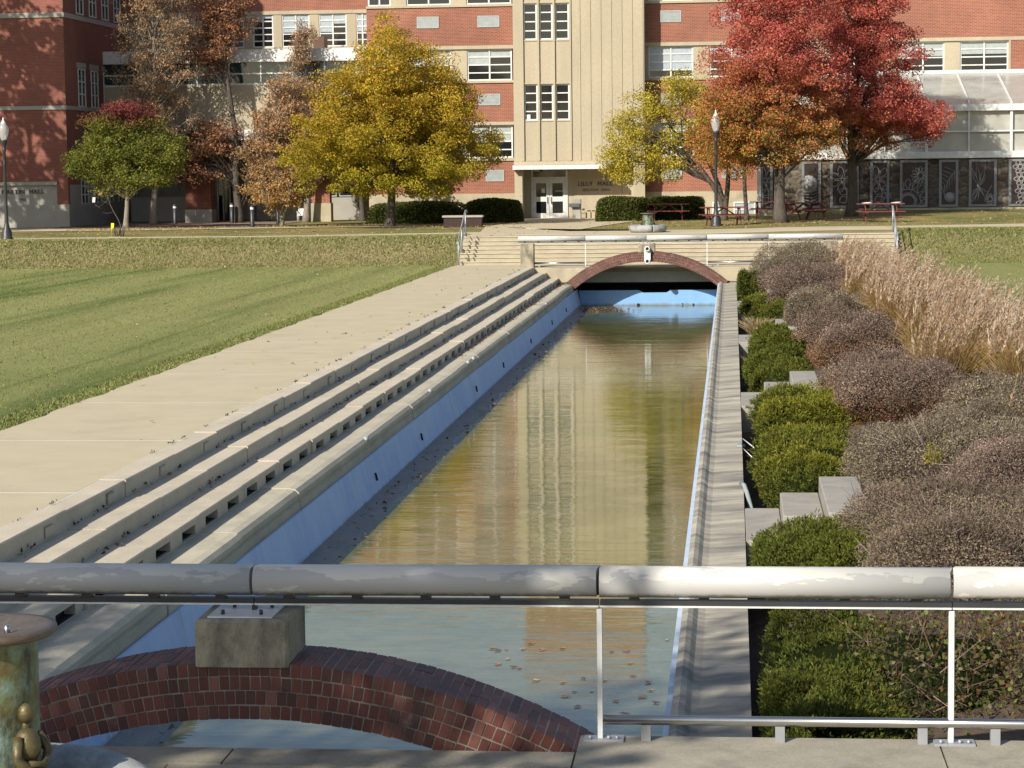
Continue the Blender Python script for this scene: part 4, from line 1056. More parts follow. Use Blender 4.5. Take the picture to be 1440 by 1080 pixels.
def tree(name, label, base, ell, leaf, ncl, per, colf, tr=.16, bark='bark', group=None, split=None, bare=0, clr=(.30, .6), forks=None, Y=None, depth=.85, world=False, top=None, lean=0, nlimb=60):
    """ell: crown lobes as (cx, cy, rx, ry) in photo pixels, turned into real size at the tree's own distance"""
    g = Vector(base) if world else G(*base)
    if Y: xx = at(base[0], 300, Y).x; g = Vector((xx, Y, gz(xx, Y)))
    t = thing(name, label, 'tree', g, group); k = g.y/FPX
    if not world: E = [(at(a, b, g.y).x, at(a, b, g.y).z, c*k, d*k) for a, b, c, d in ell]
    else: E = ell
    E = np.array(E); wts = E[:, 2]*E[:, 3]**.8; wts /= wts.sum()
    C = []
    while len(C) < ncl:
        i = RG.choice(len(E), p=wts); d = unit(RG.normal(size=3)); rad = RG.uniform(0, 1)**.42
        n = 1+.10*math.sin(d[0]*5+i)+.08*math.sin(d[2]*7+2*i)
        p = np.array([E[i, 0]+d[0]*E[i, 2]*rad*n, g.y+d[1]*E[:, 2].max()*depth*rad*n*.8, E[i, 1]+d[2]*E[i, 3]*rad*n]); C.append(p)
    C = np.array(C); zmin, zmax = C[:, 2].min(), C[:, 2].max()
    # skeleton
    mb = MB(); ax_x = np.average(E[:, 0], weights=wts); ht = (top if top else zmax*.9+zmin*.1) - g.z
    tz = max(.8, (split if split is not None else (zmin-g.z)*1.05))
    def axis(z):
        f = max(0, min(1, (z-g.z)/ht)); return np.array([g.x+(ax_x-g.x)*f*f + .06*math.sin(z*1.3+g.x), g.y+.06*math.cos(z*1.1+g.x), z])
    stems = forks or [(0, 0)]
    def stem_axis(si, z):
        a = axis(z); dx, dy = stems[si]; f = sst((z-g.z)/(tz*2.2)); return a+np.array([dx*f, dy*f, 0])
    for si in range(len(stems)):
        zs = [g.z-.15]+[g.z+ht*f for f in (.03, .08, .16, .26, .38, .5, .62, .74, .86, .98)]
        rr_ = tr*(1 if len(stems) == 1 else .72)
        mb.tube([stem_axis(si, z) for z in zs], [rr_*1.5, rr_*1.18]+[rr_*max(.06, 1-f*1.02)**.8 for f in (.08, .16, .26, .38, .5, .62, .74, .86, .97)], 9)
    order = RG.permutation(ncl)[:min(ncl, nlimb+bare)]
    for c in (C[i] for i in order):
        si = int(np.argmin([np.hypot(*(stem_axis(j, (c[2]+g.z)/2)-c)[:2]) for j in range(len(stems))]))
        hd = math.hypot(c[0]-stem_axis(si, c[2])[0], c[1]-g.y)
        z0 = min(max(g.z+tz*RG.uniform(.85, 1.1), c[2]-hd*RG.uniform(.55, 1.2)-.2), g.z+ht*.95)
        a = stem_axis(si, z0); f = (z0-g.z)/ht; r0 = min(.07, tr*.42)*(1-.75*f)*min(1.2, .35+.3*hd)
        m1 = a*.55+c*.45+np.array([0, 0, .12*hd])+RG.normal(size=3)*.08*hd*.5; m0 = a*.8+c*.2+np.array([0, 0, .03*hd])
        mb.tube([a, m0, m1, (m1+c)/2+RG.normal(size=3)*.04, c], [r0, r0*.85, r0*.6, r0*.36, r0*.14], 5)
    for _ in range(bare*5):
        c = C[RG.integers(ncl)]; d = unit(np.array([RG.normal()*.35, RG.normal()*.35, 1])); L = RG.uniform(.5, 1.5)
        mb.tube([c-d*L*.5, c+RG.normal(size=3)*.05, c+d*L*.5], [.013, .009, .004], 3)
    mb.build('trunk', M[bark], t)
    # leaves in clumps
    n = ncl*per; idx = np.repeat(np.arange(ncl), per); rc = RG.uniform(clr[0], clr[1], ncl)[idx][:, None]
    off = RG.normal(size=(n, 3)); off = off/np.maximum(1, np.linalg.norm(off, axis=1, keepdims=True)/1.6)
    P = C[idx]+off*rc*np.array([1, 1, .62])*.62
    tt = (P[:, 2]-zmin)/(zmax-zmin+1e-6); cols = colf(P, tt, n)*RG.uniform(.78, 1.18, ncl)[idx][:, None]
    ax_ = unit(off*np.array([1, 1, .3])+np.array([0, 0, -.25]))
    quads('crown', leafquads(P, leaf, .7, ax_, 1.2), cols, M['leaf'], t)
    return t
def blend(a, b, f): return a*(1-f[:, None])+b*f[:, None]
def c_linden(P, t, n):
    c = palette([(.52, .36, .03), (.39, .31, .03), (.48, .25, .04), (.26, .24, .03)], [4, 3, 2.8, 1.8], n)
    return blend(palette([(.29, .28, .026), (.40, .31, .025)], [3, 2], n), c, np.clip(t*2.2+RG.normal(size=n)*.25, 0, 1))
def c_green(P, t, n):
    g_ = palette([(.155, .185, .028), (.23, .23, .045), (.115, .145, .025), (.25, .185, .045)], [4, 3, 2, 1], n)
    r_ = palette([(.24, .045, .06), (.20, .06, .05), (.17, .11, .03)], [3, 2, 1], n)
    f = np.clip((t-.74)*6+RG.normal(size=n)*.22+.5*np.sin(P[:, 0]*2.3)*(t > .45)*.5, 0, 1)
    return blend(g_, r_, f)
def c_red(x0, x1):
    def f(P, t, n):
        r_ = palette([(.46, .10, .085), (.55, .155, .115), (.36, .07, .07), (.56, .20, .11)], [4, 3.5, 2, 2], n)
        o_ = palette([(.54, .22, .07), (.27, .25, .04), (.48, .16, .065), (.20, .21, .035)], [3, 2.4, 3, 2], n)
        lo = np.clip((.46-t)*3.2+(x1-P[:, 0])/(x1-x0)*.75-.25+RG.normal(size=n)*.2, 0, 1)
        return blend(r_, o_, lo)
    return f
def c_tan(P, t, n): return palette([(.47, .29, .15), (.38, .23, .12), (.54, .37, .20), (.31, .19, .12)], [4, 3, 2, 2], n)
def c_tanlow(P, t, n): return blend(palette([(.53, .34, .12), (.44, .26, .09)], [2, 2], n), c_tan(P, t, n), np.clip(t*1.6, 0, 1))
def c_rust(P, t, n): return palette([(.38, .19, .10), (.31, .15, .085), (.46, .24, .12), (.23, .12, .07)], [4, 3, 2, 2], n)
def c_yel(P, t, n): return palette([(.50, .41, .045), (.40, .36, .045), (.56, .45, .06), (.36, .27, .06)], [4, 3, 2, 1.5], n)
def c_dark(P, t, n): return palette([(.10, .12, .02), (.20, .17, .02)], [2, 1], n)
tree('shade_tree', 'broad golden yellow tree with a single dark trunk in front of the left hedge', (550, 319),
     [(553, 62, 42, 42), (553, 110, 82, 55), (551, 165, 118, 58), (548, 215, 146, 48), (465, 222, 64, 44), (640, 210, 66, 54), (553, 252, 128, 26), (600, 140, 76, 50), (500, 130, 60, 45), (470, 180, 55, 42), (553, 185, 122, 80), (553, 130, 85, 70), (640, 180, 40, 40)], .092, 900, 175, c_linden, .20, depth=1.15, split=1.7, clr=(.32, .62))
tree('shade_tree', 'small round maple with green leaves and a purple red top by the left sidewalk', (178, 322),
     [(178, 210, 62, 42), (190, 172, 40, 26), (132, 225, 34, 30), (222, 228, 36, 34), (175, 250, 56, 24), (150, 180, 30, 20), (165, 158, 22, 12), (240, 205, 20, 20), (115, 235, 18, 16)], .09, 320, 130, c_green, .12, 'barkgray', split=1.5)
tree('shade_tree', 'tall half bare pear tree with tan leaves and upright twigs behind the small maple', (218, 314),
     [(225, -40, 62, 60), (220, 25, 78, 60), (215, 90, 66, 50), (215, 140, 58, 45), (232, 180, 52, 35)], .09, 380, 52, c_tan, .17, 'barkgray', split=2.6, Y=110, bare=150, clr=(.25, .5), depth=.9)
tree('shade_tree', 'dark trunked rusty brown tree in front of the shaded passage under the glass link', (335, 302),
     [(325, -20, 45, 50), (318, 35, 48, 45), (290, 70, 40, 40), (285, 215, 48, 38), (300, 195, 38, 30), (270, 235, 30, 24), (310, 235, 22, 20)], .11, 300, 78, c_rust, .2, Y=111.5, split=2.2, bare=90)
tree('shade_tree', 'tan leaved tree with forked pale stems left of the golden tree', (397, 317),
     [(395, 255, 60, 34), (392, 215, 55, 38), (400, 170, 48, 38), (410, 130, 32, 30), (390, 275, 45, 20)], .10, 300, 92, c_tanlow, .12, 'barkgray', Y=103.5, split=1.1, bare=130, clr=(.25, .5), forks=[(0, 0), (-.6, .2), (.5, -.1)])
tree('shade_tree', 'narrow tan tree with a straight gray trunk half hidden behind the golden tree', (432, 309),
     [(424, 75, 18, 34), (424, 125, 34, 35), (430, 175, 40, 40), (440, 225, 42, 40), (428, 50, 14, 20)], .10, 240, 66, c_tan, .17, 'barkgray', split=2.0, bare=200, Y=112, clr=(.25, .5))
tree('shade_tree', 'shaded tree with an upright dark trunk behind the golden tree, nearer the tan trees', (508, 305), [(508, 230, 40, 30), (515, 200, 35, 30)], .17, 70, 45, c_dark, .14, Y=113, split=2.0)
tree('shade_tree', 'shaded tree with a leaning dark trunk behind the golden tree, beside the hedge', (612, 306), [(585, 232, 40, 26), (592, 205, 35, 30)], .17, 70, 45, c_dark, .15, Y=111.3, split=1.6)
tree('shade_tree', 'yellow green multi stemmed tree leaning left over the entrance wall', (1017, 306),
     [(958, 122, 36, 22), (920, 155, 50, 30), (885, 185, 38, 30), (905, 225, 42, 36), (962, 195, 42, 30), (990, 150, 30, 34), (868, 225, 20, 32), (878, 246, 14, 20), (940, 235, 22, 24), (860, 178, 14, 14)], .085, 260, 92, c_yel, .19, 'bark', Y=100.5, split=1.9, bare=10, clr=(.3, .55), forks=[(-.9, 0), (-.1, .3), (1.2, -.3)], lean=1, nlimb=34)
tree('shade_tree', 'big red maple with pale lower trunk and orange green lower leaves behind picnic tables', (1098, 312),
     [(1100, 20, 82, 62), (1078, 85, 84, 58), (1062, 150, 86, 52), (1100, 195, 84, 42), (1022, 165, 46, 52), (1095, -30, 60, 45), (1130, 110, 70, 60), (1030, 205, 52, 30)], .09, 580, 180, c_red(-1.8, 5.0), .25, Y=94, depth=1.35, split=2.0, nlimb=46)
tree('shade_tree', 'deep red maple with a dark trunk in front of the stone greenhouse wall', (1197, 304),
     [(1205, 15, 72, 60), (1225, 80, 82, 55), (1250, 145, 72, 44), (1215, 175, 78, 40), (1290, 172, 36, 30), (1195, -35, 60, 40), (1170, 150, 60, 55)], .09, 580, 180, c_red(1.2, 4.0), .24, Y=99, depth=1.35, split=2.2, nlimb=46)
tree('shade_tree', 'orange red tree close behind the right lamp post, merging with the big red maple', (1048, 309), [(1000, 200, 34, 34), (1030, 225, 40, 24), (1050, 190, 40, 30), (1075, 215, 28, 24), (1050, 125, 48, 44), (1095, 85, 52, 44), (1045, 165, 40, 34)], .09, 260, 110, c_red(-.2, 8), .10, Y=99, split=2.0, nlimb=20)  # upper lobes added out of sight behind the maple to shade the stone wall
# trees beyond the left edge and behind the camera: they shade the near bridge and the left hall
for i, (x, y, z, rx, rz) in enumerate(((-39.5, 93, 8, 5.5, 6.0), (-40.5, 95, 14, 5.0, 5.5))):
    tree('shade_tree', 'leafy tree outside the left edge whose shade dapples the left hall', (x, y, .85), [(x, z, rx, rz), (x+1.5, z+3, rx*.7, rz*.6)], .34, 150, 40, c_tan, .25, world=True, group='trees outside the frame', clr=(.35, .75))
for i, (x, y, z, rx, rz) in enumerate(((-9.9, 2.4, 8.6, 2.9, 2.6), (-13.6, -1.5, 11.5, 3.0, 2.8), (-17.0, 1.0, 11, 3.0, 2.6))):
    tree('shade_tree', 'leafy tree behind the camera whose shade falls on the near bridge', (x, y, .95), [(x, z, rx, rz), (x-.6, z+1.5, rx*.7, rz*.6)], .26, 105, 32, c_tan, .22, world=True, group='trees outside the frame', clr=(.32, .7))
# ---------------------------------------------------------------- shrubs
def lumpy(d, seed, amp=.12, f=3.1):
    return 1+amp*(np.sin(d[:, 0]*f*1.7+seed)+np.sin(d[:, 1]*f*2.1+1.7*seed)+np.sin(d[:, 2]*f*1.9+.6*seed)+.6*np.sin(d[:, 0]*f*4+d[:, 1]*f*3.3+seed))/2.4
def dome(n, c, r, seed, lo=.80, hi=1.02, pw=2.0, amp=.17):
    d = RG.normal(size=(n, 3)); d[:, 2] = np.abs(d[:, 2])*1.0-.12; d = unit(d)
    k = (np.abs(d)**pw).sum(1)**(-1/pw)
    s = RG.uniform(lo, hi, n)*lumpy(d, seed, amp)
    return np.array(c)+d*(k*s)[:, None]*np.array(r), d
def core(t, c, r, seed, pw, m, f=.80):  # dark hull added to block the view through and stand for inner shade
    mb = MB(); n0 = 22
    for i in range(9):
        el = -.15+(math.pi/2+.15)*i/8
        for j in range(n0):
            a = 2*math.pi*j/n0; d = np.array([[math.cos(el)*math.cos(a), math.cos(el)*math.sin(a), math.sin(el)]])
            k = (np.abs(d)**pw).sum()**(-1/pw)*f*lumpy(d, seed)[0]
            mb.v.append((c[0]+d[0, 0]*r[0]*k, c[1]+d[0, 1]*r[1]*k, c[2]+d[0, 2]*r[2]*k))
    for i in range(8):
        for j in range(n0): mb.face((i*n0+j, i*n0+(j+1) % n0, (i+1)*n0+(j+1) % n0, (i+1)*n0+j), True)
    return mb.build('inner_dark_hull', m, t)
M['core_brown'] = pmat('brown_core_shade', (.035, .026, .021), (.06, .045, .036), 20, .95, .8, 60, bd=.02)
M['core_green'] = pmat('green_core_shade', (.010, .014, .005), (.022, .03, .009), 20, .95, .8, 60, bd=.02)
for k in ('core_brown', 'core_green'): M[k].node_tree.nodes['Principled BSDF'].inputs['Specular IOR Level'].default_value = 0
def lobes(c, r, seed, k, lo=.42, hi=.62, pw=2.1):
    """a bush as one big mound and several smaller ones pushed out of it, so that its outline is uneven"""
    q = np.random.default_rng(int(seed*137)+5); out = [(np.array(c), np.array(r)*.88, pw, 1.0)]
    for i in range(k):
        a = q.uniform(0, 6.283); f = q.uniform(.35, .62); s = q.uniform(lo, hi)
        cc = np.array([c[0]+math.cos(a)*f*r[0], c[1]+(q.uniform(-.7, .7) if r[1] > 1.6*r[0] else math.sin(a)*f)*r[1], c[2]+q.uniform(.08, .5)*r[2]])
        out.append((cc, np.array([r[0]*s, min(r[1], r[0]*1.4)*s, r[2]*s]), 2.0, s*s*1.1))
    return out
def cover(lb, n, seed, lo, hi, amp=.14):
    wts = np.array([x[3] for x in lb]); wts = wts/wts.sum(); P, D = [], []
    for i, (c, r, pw, _) in enumerate(lb):
        p, d = dome(int(n*wts[i]), c, r, seed+i*1.9, lo, hi, pw, amp); P.append(p); D.append(d)
    return np.concatenate(P), np.concatenate(D)
def spirea(label, c, r, n, leaf, cols, wts, seed, low=None, twig=2600, tl=.22):
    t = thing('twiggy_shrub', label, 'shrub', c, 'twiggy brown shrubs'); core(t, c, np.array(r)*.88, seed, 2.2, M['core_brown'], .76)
    lb = lobes(c, r, seed, 9)
    P, d = cover(lb, n, seed, .74, 1.05); n = len(P)
    C = palette(cols, wts, n, .28)
    C *= (1+.28*np.sin(P[:, 0]*3.1+seed)*np.sin(P[:, 1]*2.3)+.2*np.sin(P[:, 1]*4.7+P[:, 2]*3))[:, None]
    if low is not None:
        h = (P[:, 2]-c[2])/r[2]; f = np.clip(.95-h*1.7+RG.normal(size=n)*.25, 0, 1)*(RG.random(n) < .72); C = blend(C, palette(low, [1]*len(low), n, .25), f)
    quads('foliage', leafquads(P, leaf, .55, d, 1.4), C, M['twigleaf'], t)
    A, da = cover(lb, twig, seed, .60, .98); twig = len(A); B = A+unit(da+RG.normal(size=A.shape)*.6+np.array([0, 0, .3]))*RG.uniform(.3, 1.2, (twig, 1))*tl
    quads('twigs', ribbons(A, B, .003+leaf*.025, .0015+leaf*.012), palette([(.17, .13, .105), (.11, .075, .06), (.24, .195, .16)], [2, 1.4, .8], twig), M['twigleaf'], t)
    mb = MB(); q = random.Random(int(seed*10))
    for i in range(26):
        a = q.uniform(0, 6.283); f = q.uniform(.3, .95); e = (c[0]+math.cos(a)*r[0]*f, c[1]+math.sin(a)*r[1]*f, c[2]+r[2]*q.uniform(.75, 1.08)*math.sqrt(max(.1, 1-f*f*.8)))
        mb.tube([(c[0]+math.cos(a)*r[0]*f*.3, c[1]+math.sin(a)*r[1]*f*.3, c[2]-.1), (c[0]+math.cos(a)*r[0]*f*.7, c[1]+math.sin(a)*r[1]*f*.7, c[2]+r[2]*.55), e], [.012, .008, .003], 4)
    mb.build('stems', M['barkgray'], t)
    return t
gb = [(.205, .162, .112), (.15, .113, .082), (.285, .24, .175), (.185, .135, .10), (.175, .17, .075)]
pu = [(.205, .140, .112), (.16, .103, .088), (.265, .20, .16), (.17, .145, .085)]
orr = [(.36, .15, .045), (.29, .12, .04), (.20, .13, .05)]
def W(px, py, Y): v = at(px, py, Y); return v.x, v.z
SH = [('round gray brown twiggy shrub in front of the far bridge railing', 1116, 70, 1.30, 2.6, 1.42, -.45, gb, None),
      ('mauve brown twiggy shrub next in front of the farthest round one', 1143, 60.5, 1.32, 2.6, 1.22, -.4, pu, None),
      ('gray brown twiggy shrub beside the third planter wall', 1150, 52.5, .92, 2.6, .98, -.4, gb, None),
      ('small gray twiggy shrub tucked against the tall grasses', 1228, 51.5, .70, 1.6, .82, -.25, gb, None),
      ('broad purple brown twiggy shrub with orange lower leaves right of the second planter wall', 1205, 44.2, 1.12, 2.6, 1.02, -.35, pu, orr),
      ('wide mauve twiggy shrub with a few rusty lower leaves between the two nearer planter walls', 1268, 34.6, 1.15, 3.0, .98, -.35, pu, orr),
      ('big gray brown twiggy shrub with a yellow sprig, right of the nearest planter wall', 1345, 26.6, 1.38, 2.9, .86, -.35, gb, None),
      ('gray twiggy shrub at the right edge beneath the tall green grass', 1440, 28.5, 1.0, 2.2, .86, -.2, gb, None),
      ('purple brown twiggy shrub cut by the right edge, behind the one above the handrail', 1432, 24.6, 1.0, 1.8, .74, -.25, pu, None),
      ('mauve gray twiggy shrub just above the near handrail at the right', 1395, 21.2, 1.35, 2.3, .72, -.35, [gb[0], pu[0], pu[1], gb[4]], None)]
for i, (lb, px, Y, rx, ry, rz, z, cols, low) in enumerate(SH):
    x = at(px, 500, Y).x
    spirea(lb, (x, Y, z), (rx, ry, rz), int(30000+60000*min(1, 30/Y)*1.5), .015+.00036*Y, cols, [3, 2, 2, 1.5, 1.2][:len(cols)], i+1.3, low, twig=int(2200+70000/Y), tl=.17)
vine = [(.17, .18, .05), (.24, .22, .09), (.27, .15, .05), (.12, .13, .035), (.20, .08, .04), (.30, .29, .16)]
for i, (lb, x, y, r) in enumerate((('dark tangled shrub with pale green and orange leaves under the near rail', 1.55, 16.9, (.85, 1.7, .62)), ('leafy tangle with yellow and rust leaves at the lower right corner', 2.75, 16.4, (1.0, 1.8, .72)))):
    c = (x, y, -.62+.18*i); t = thing('tangled_shrub', lb, 'shrub', c); core(t, c, r, i+4, 2.2, M['core_green'], .70)
    P, d = dome(3000, c, r, i+4, .72, 1.1, 2.2, .2); quads('leaves', leafquads(P, .042, .7, d, 1.5), palette(vine, [3, 2, 2, 4, 1, .8], 3000, .35)*.8, M['leaf'], t)
    P, d = dome(5000, c, r, i+4, .66, .94, 2.2, .2); quads('foliage', leafquads(P, .026, .5, d, 1.5), palette([(.06, .07, .025), (.09, .065, .045), (.11, .06, .04)], [2, 2, 1], 5000, .3), M['twigleaf'], t)
    A, da = dome(800, c, r, i+4, .6, .95, 2.2, .2); B = A+unit(RG.normal(size=A.shape)+np.array([.3, 0, .3]))*RG.uniform(.12, .42, (800, 1)); quads('twigs', ribbons(A, B, .004, .0015), palette([(.13, .085, .07), (.08, .05, .042), (.22, .15, .12)], [2, 2, .5], 800), M['twigleaf'], t)
def yew(label, c, r, n, leaf, seed, tint=1.0, pw=3.0, gold=.3):
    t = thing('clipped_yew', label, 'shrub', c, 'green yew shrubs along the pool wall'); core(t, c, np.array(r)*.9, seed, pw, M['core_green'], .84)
    lb = lobes(c, r, seed, 10 if r[1] > 2 else 6, .5, .72, pw)
    P, d = cover(lb, n//7, seed, .80, 1.03, .16)
    P = np.where(P[:, :1] < .22, P*np.array([[0, 1, 1]])+np.array([[.24, 0, 0]])+RG.uniform(0, .1, (len(P), 3))*np.array([[1, 0, 0]]), P)
    keep = np.sin(P[:, 0]*6.1+seed)+np.sin(P[:, 1]*4.3+1.3*seed)+np.sin(P[:, 2]*7.7+P[:, 1]*2.2) > -1.75; P, d = P[keep], d[keep]
    idx = np.repeat(np.arange(len(P)), 7); dd = unit(d[idx]+RG.normal(size=(len(idx), 3))*.6+np.array([0, -.05, .5]))
    s = RG.uniform(.3, 1.3, (len(idx), 1)); s = s*(1+.9*(RG.random(len(P)) < .06))[idx][:, None]; Q = P[idx]+dd*s*leaf*.9
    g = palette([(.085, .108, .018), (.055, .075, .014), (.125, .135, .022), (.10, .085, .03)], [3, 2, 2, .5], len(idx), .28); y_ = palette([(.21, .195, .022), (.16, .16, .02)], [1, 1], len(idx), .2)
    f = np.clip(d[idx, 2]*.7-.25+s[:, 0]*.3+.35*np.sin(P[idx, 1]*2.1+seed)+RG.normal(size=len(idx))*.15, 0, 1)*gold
    cl = RG.uniform(.7, 1.25, len(P))[idx][:, None]
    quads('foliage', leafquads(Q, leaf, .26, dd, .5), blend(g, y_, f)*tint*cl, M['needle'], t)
    return t
YW_ = [('dark green yew below the near handrail, beside the right coping', (.82, 16.6, -.75), (.62, 3.1, .60), .9, .15),
       ('broad green yew in front of the nearest stepped planter wall', (1.25, 22.3, -.72), (1.02, 1.6, .52), 1.0, .35),
       ('long yellow green yew just behind the nearest stepped planter wall', (.98, 29.7, -.75), (.72, 3.1, .60), 1.05, .9),
       ('yellow green yew just in front of the second stepped planter wall', (1.12, 34.9, -.72), (.74, 2.3, .66), 1.05, 1.0),
       ('green yew just behind the second stepped planter wall', (.85, 42.9, -.72), (.60, 2.9, .58), .95, .35),
       ('rounded green yew just in front of the third stepped planter wall', (.88, 48.6, -.70), (.55, 2.5, .56), .9, .35),
       ('small green yew to the right of the dry straw clump', (1.02, 57.3, -.66), (.34, 1.7, .56), .9, .4),
       ('flat topped green yew behind the dry straw clump', (.82, 61.6, -.66), (.46, 1.7, .50), 1.0, .6),
       ('farthest green yew at the end of the right coping by the far bridge', (.46, 70.3, -.68), (.36, 2.4, .72), .85, .3)]
for i, (lb, c, r, tint, gold) in enumerate(YW_): yew(lb, c, r, int(42000+1300000/c[1]), .028+.0008*c[1], i*2.1, tint, 3.2, gold)
def strands(name, c, n, h, spread, w_, colf, t, lean=(.12, 0), seg=4, m='plume'):
    a = RG.uniform(0, 2*np.pi, n); rad = np.sqrt(RG.random(n))*spread*.35; hh = h*RG.uniform(.6, 1.05, n); out = RG.uniform(.15, 1, n)*spread
    B = np.stack([c[0]+np.cos(a)*rad, c[1]+np.sin(a)*rad, np.full(n, c[2])], 1)
    def pt(f): return B+np.stack([np.cos(a)*out*f**2.0+lean[0]*hh*f**2, np.sin(a)*out*f**2+lean[1]*hh*f**2, hh*(f-.12*f**3)], 1)
    V, C = [], []
    for k in range(seg):
        f0, f1 = k/seg, (k+1)/seg; V.append(ribbons(pt(f0), pt(f1), w_*(1-f0*.8), w_*(1-f1*.85))); C.append(colf((f0+f1)/2, n))
    quads(name, np.concatenate(V), np.concatenate(C), M[m], t)
    return pt
def c_blade(f, n):
    lo = palette([(.27, .25, .055), (.36, .26, .06), (.19, .21, .045)], [2, 2, 1.5], n); hi = palette([(.42, .26, .10), (.46, .34, .19), (.38, .19, .06)], [2, 2, 1.5], n)
    return blend(lo, hi, np.clip(np.full(n, f*1.3-.15)+RG.normal(size=n)*.2, 0, 1))
def grassclump(label, c, h, spread, nb, npl, cat='ornamental grass'):
    t = thing('ornamental_grass', label, cat, c, 'tall plumed grasses')
    strands('blades', c, nb, h*.86, spread, .006+.00009*c[1], c_blade, t, (.20, .0))
    a = RG.uniform(0, 2*np.pi, npl); rad = np.sqrt(RG.random(npl))*spread*1.05; hh = h*RG.uniform(.62, 1.06, npl)
    T = np.stack([c[0]+np.cos(a)*rad+.24*hh, c[1]+np.sin(a)*rad, c[2]+hh], 1)
    B0 = np.stack([c[0]+np.cos(a)*rad*.35, c[1]+np.sin(a)*rad*.35, np.full(npl, c[2])], 1)
    D = unit(T-B0+np.array([.42, 0, .1])+RG.normal(size=(npl, 3))*.16); L = RG.uniform(.30, .55, npl)
    quads('stalks', np.concatenate([ribbons(B0, T-D*.1, .004, .003)]), palette([(.36, .26, .12), (.30, .18, .08)], [1, 1], npl), M['plume'], t)
    k = 30; i_ = np.repeat(np.arange(npl), k); f = RG.random(npl*k)
    P = T[i_]+D[i_]*(L[i_]*(f-.35))[:, None]; ax_ = unit(D[i_]+RG.normal(size=(npl*k, 3))*.34); s = .045*(1.15-f)+.026
    pc = palette([(.55, .42, .30), (.47, .335, .225), (.64, .52, .39), (.38, .245, .15)], [3, 3, 2, 1.6], npl, .15)[i_]
    quads('plumes', leafquads(P+ax_*.02, s*1.15, .17+.0018*c[1], ax_, .15, .05), pc*RG.uniform(.85, 1.15, (npl*k, 1)), M['plume'], t)
    return t
gl = [('farthest plumed grass clump, beside the foot of the right stair railing', 3.75, 73.8), ('plumed grass clump second from the far stairs, in front of the farthest', 3.45, 70.2), ('plumed grass clump third from the far stairs', 3.65, 66.6), ('plumed grass clump fourth from the far stairs, right of the mauve shrub', 3.4, 63.0), ('plumed grass clump fifth from the far stairs', 3.65, 59.6),
      ('plumed grass clump sixth from the far stairs, beside the small gray shrub', 3.35, 56.2), ('dense plumed grass clump seventh from the far stairs', 3.75, 53.0), ('plumed grass clump eighth from the far stairs, just past the small gray shrub', 3.4, 49.8), ('plumed grass clump ninth from the far stairs', 3.8, 46.8), ('tall pinkish grass clump tenth from the far stairs, with orange lower blades', 3.35, 43.9), ('tall pinkish grass clump eleventh from the far stairs', 3.95, 41.2), ('large plumed grass clump right of the orange leaved shrub', 3.35, 38.8),
      ('leaning plumed grass clump second from the right edge of the photo', 3.9, 36.4), ('plumed grass clump above the wide mauve shrub', 3.3, 34.4), ('green and tan grass clump cut by the right edge of the photo', 4.1, 32.2)]
for i, (lb, x, y) in enumerate(gl):
    grassclump(lb, (x, y, gz(x, y)-.12), .92+.10*math.sin(i*2.3)+.42*max(0, min(1, (72-y)/34)), .80, 900, 150)
t = grassclump('low green yellow grass with few plumes at the right edge above the twiggy shrubs', (3.75, 28.0, -.15), .85, .7, 900, 14)
c = (.58, 55.6, -.85); t = thing('straw_clump', 'clump of dry straw coloured leaves beside the right coping', 'dead plant', c)
strands('dry_leaves', c, 420, .62, .42, .014, lambda f, n: palette([(.48, .38, .20), (.38, .27, .13), (.55, .46, .28)], [2, 1, 1], n), t, (0, -.1))
c = (.42, 46.1, -.9); t = thing('straw_clump', 'thin wisp of dry straw below the green yews by the coping', 'dead plant', c)
strands('dry_leaves', c, 60, .55, .25, .012, lambda f, n: palette([(.48, .38, .20), (.38, .27, .13)], [2, 1], n), t, (0, -.1))
v = at(1313, 640, 25.4); c = (v.x, 25.2, -.2); t = thing('goldenrod', 'yellow flowering sprig poking out of the big gray brown shrub', 'plant', c)
P, d = dome(900, (v.x, 25.4, v.z-.1), (.16, .2, .22), 3, .2, 1.0, 2); quads('flowers', leafquads(P, .03, .5), palette([(.42, .32, .03), (.26, .24, .03)], [2, 1], 900), M['leaf'], t)
strands('stems', c, 24, .75, .12, .006, lambda f, n: palette([(.18, .16, .05)], [1], n), t, (0, 0))
# hedges by the entrance
def hedge(label, x0, x1, y0, y1, z0, z1, n, seed):
    c = ((x0+x1)/2, (y0+y1)/2, z0); r = ((x1-x0)/2, (y1-y0)/2, z1-z0); t = thing('clipped_hedge', label, 'hedge', c, 'clipped hedges by the entrance')
    core(t, c, r, seed, 7, M['core_green'], .9)
    P, d = dome(n, c, r, seed, .9, 1.02, 7, .05)
    quads('foliage', leafquads(P, .085, .55, d, 1.0), palette([(.085, .10, .02), (.06, .075, .016), (.14, .14, .035)], [3, 3, 1.4], n, .25), M['needle'], t)
hz = .82
for lb, a, b, Y, h, s in (('long lower clipped hedge behind the golden tree', 521, 662, 106.5, 1.02, 1), ('darker clipped hedge left of the entrance doors, behind the brick seat wall', 656, 734, 105.5, 1.08, 2),
                          ('rounded clipped hedge right of the entrance bench', 839, 914, 104.0, 1.08, 3), ('clipped hedge behind the picnic table right of the entrance', 905, 990, 104.8, 1.02, 4)):
    hedge(lb, ax_(a, Y, 300), ax_(b, Y, 300), Y-.9, Y+.9, gz(ax_(a, Y, 300), Y), gz(ax_(a, Y, 300), Y)+h, 11000, s)
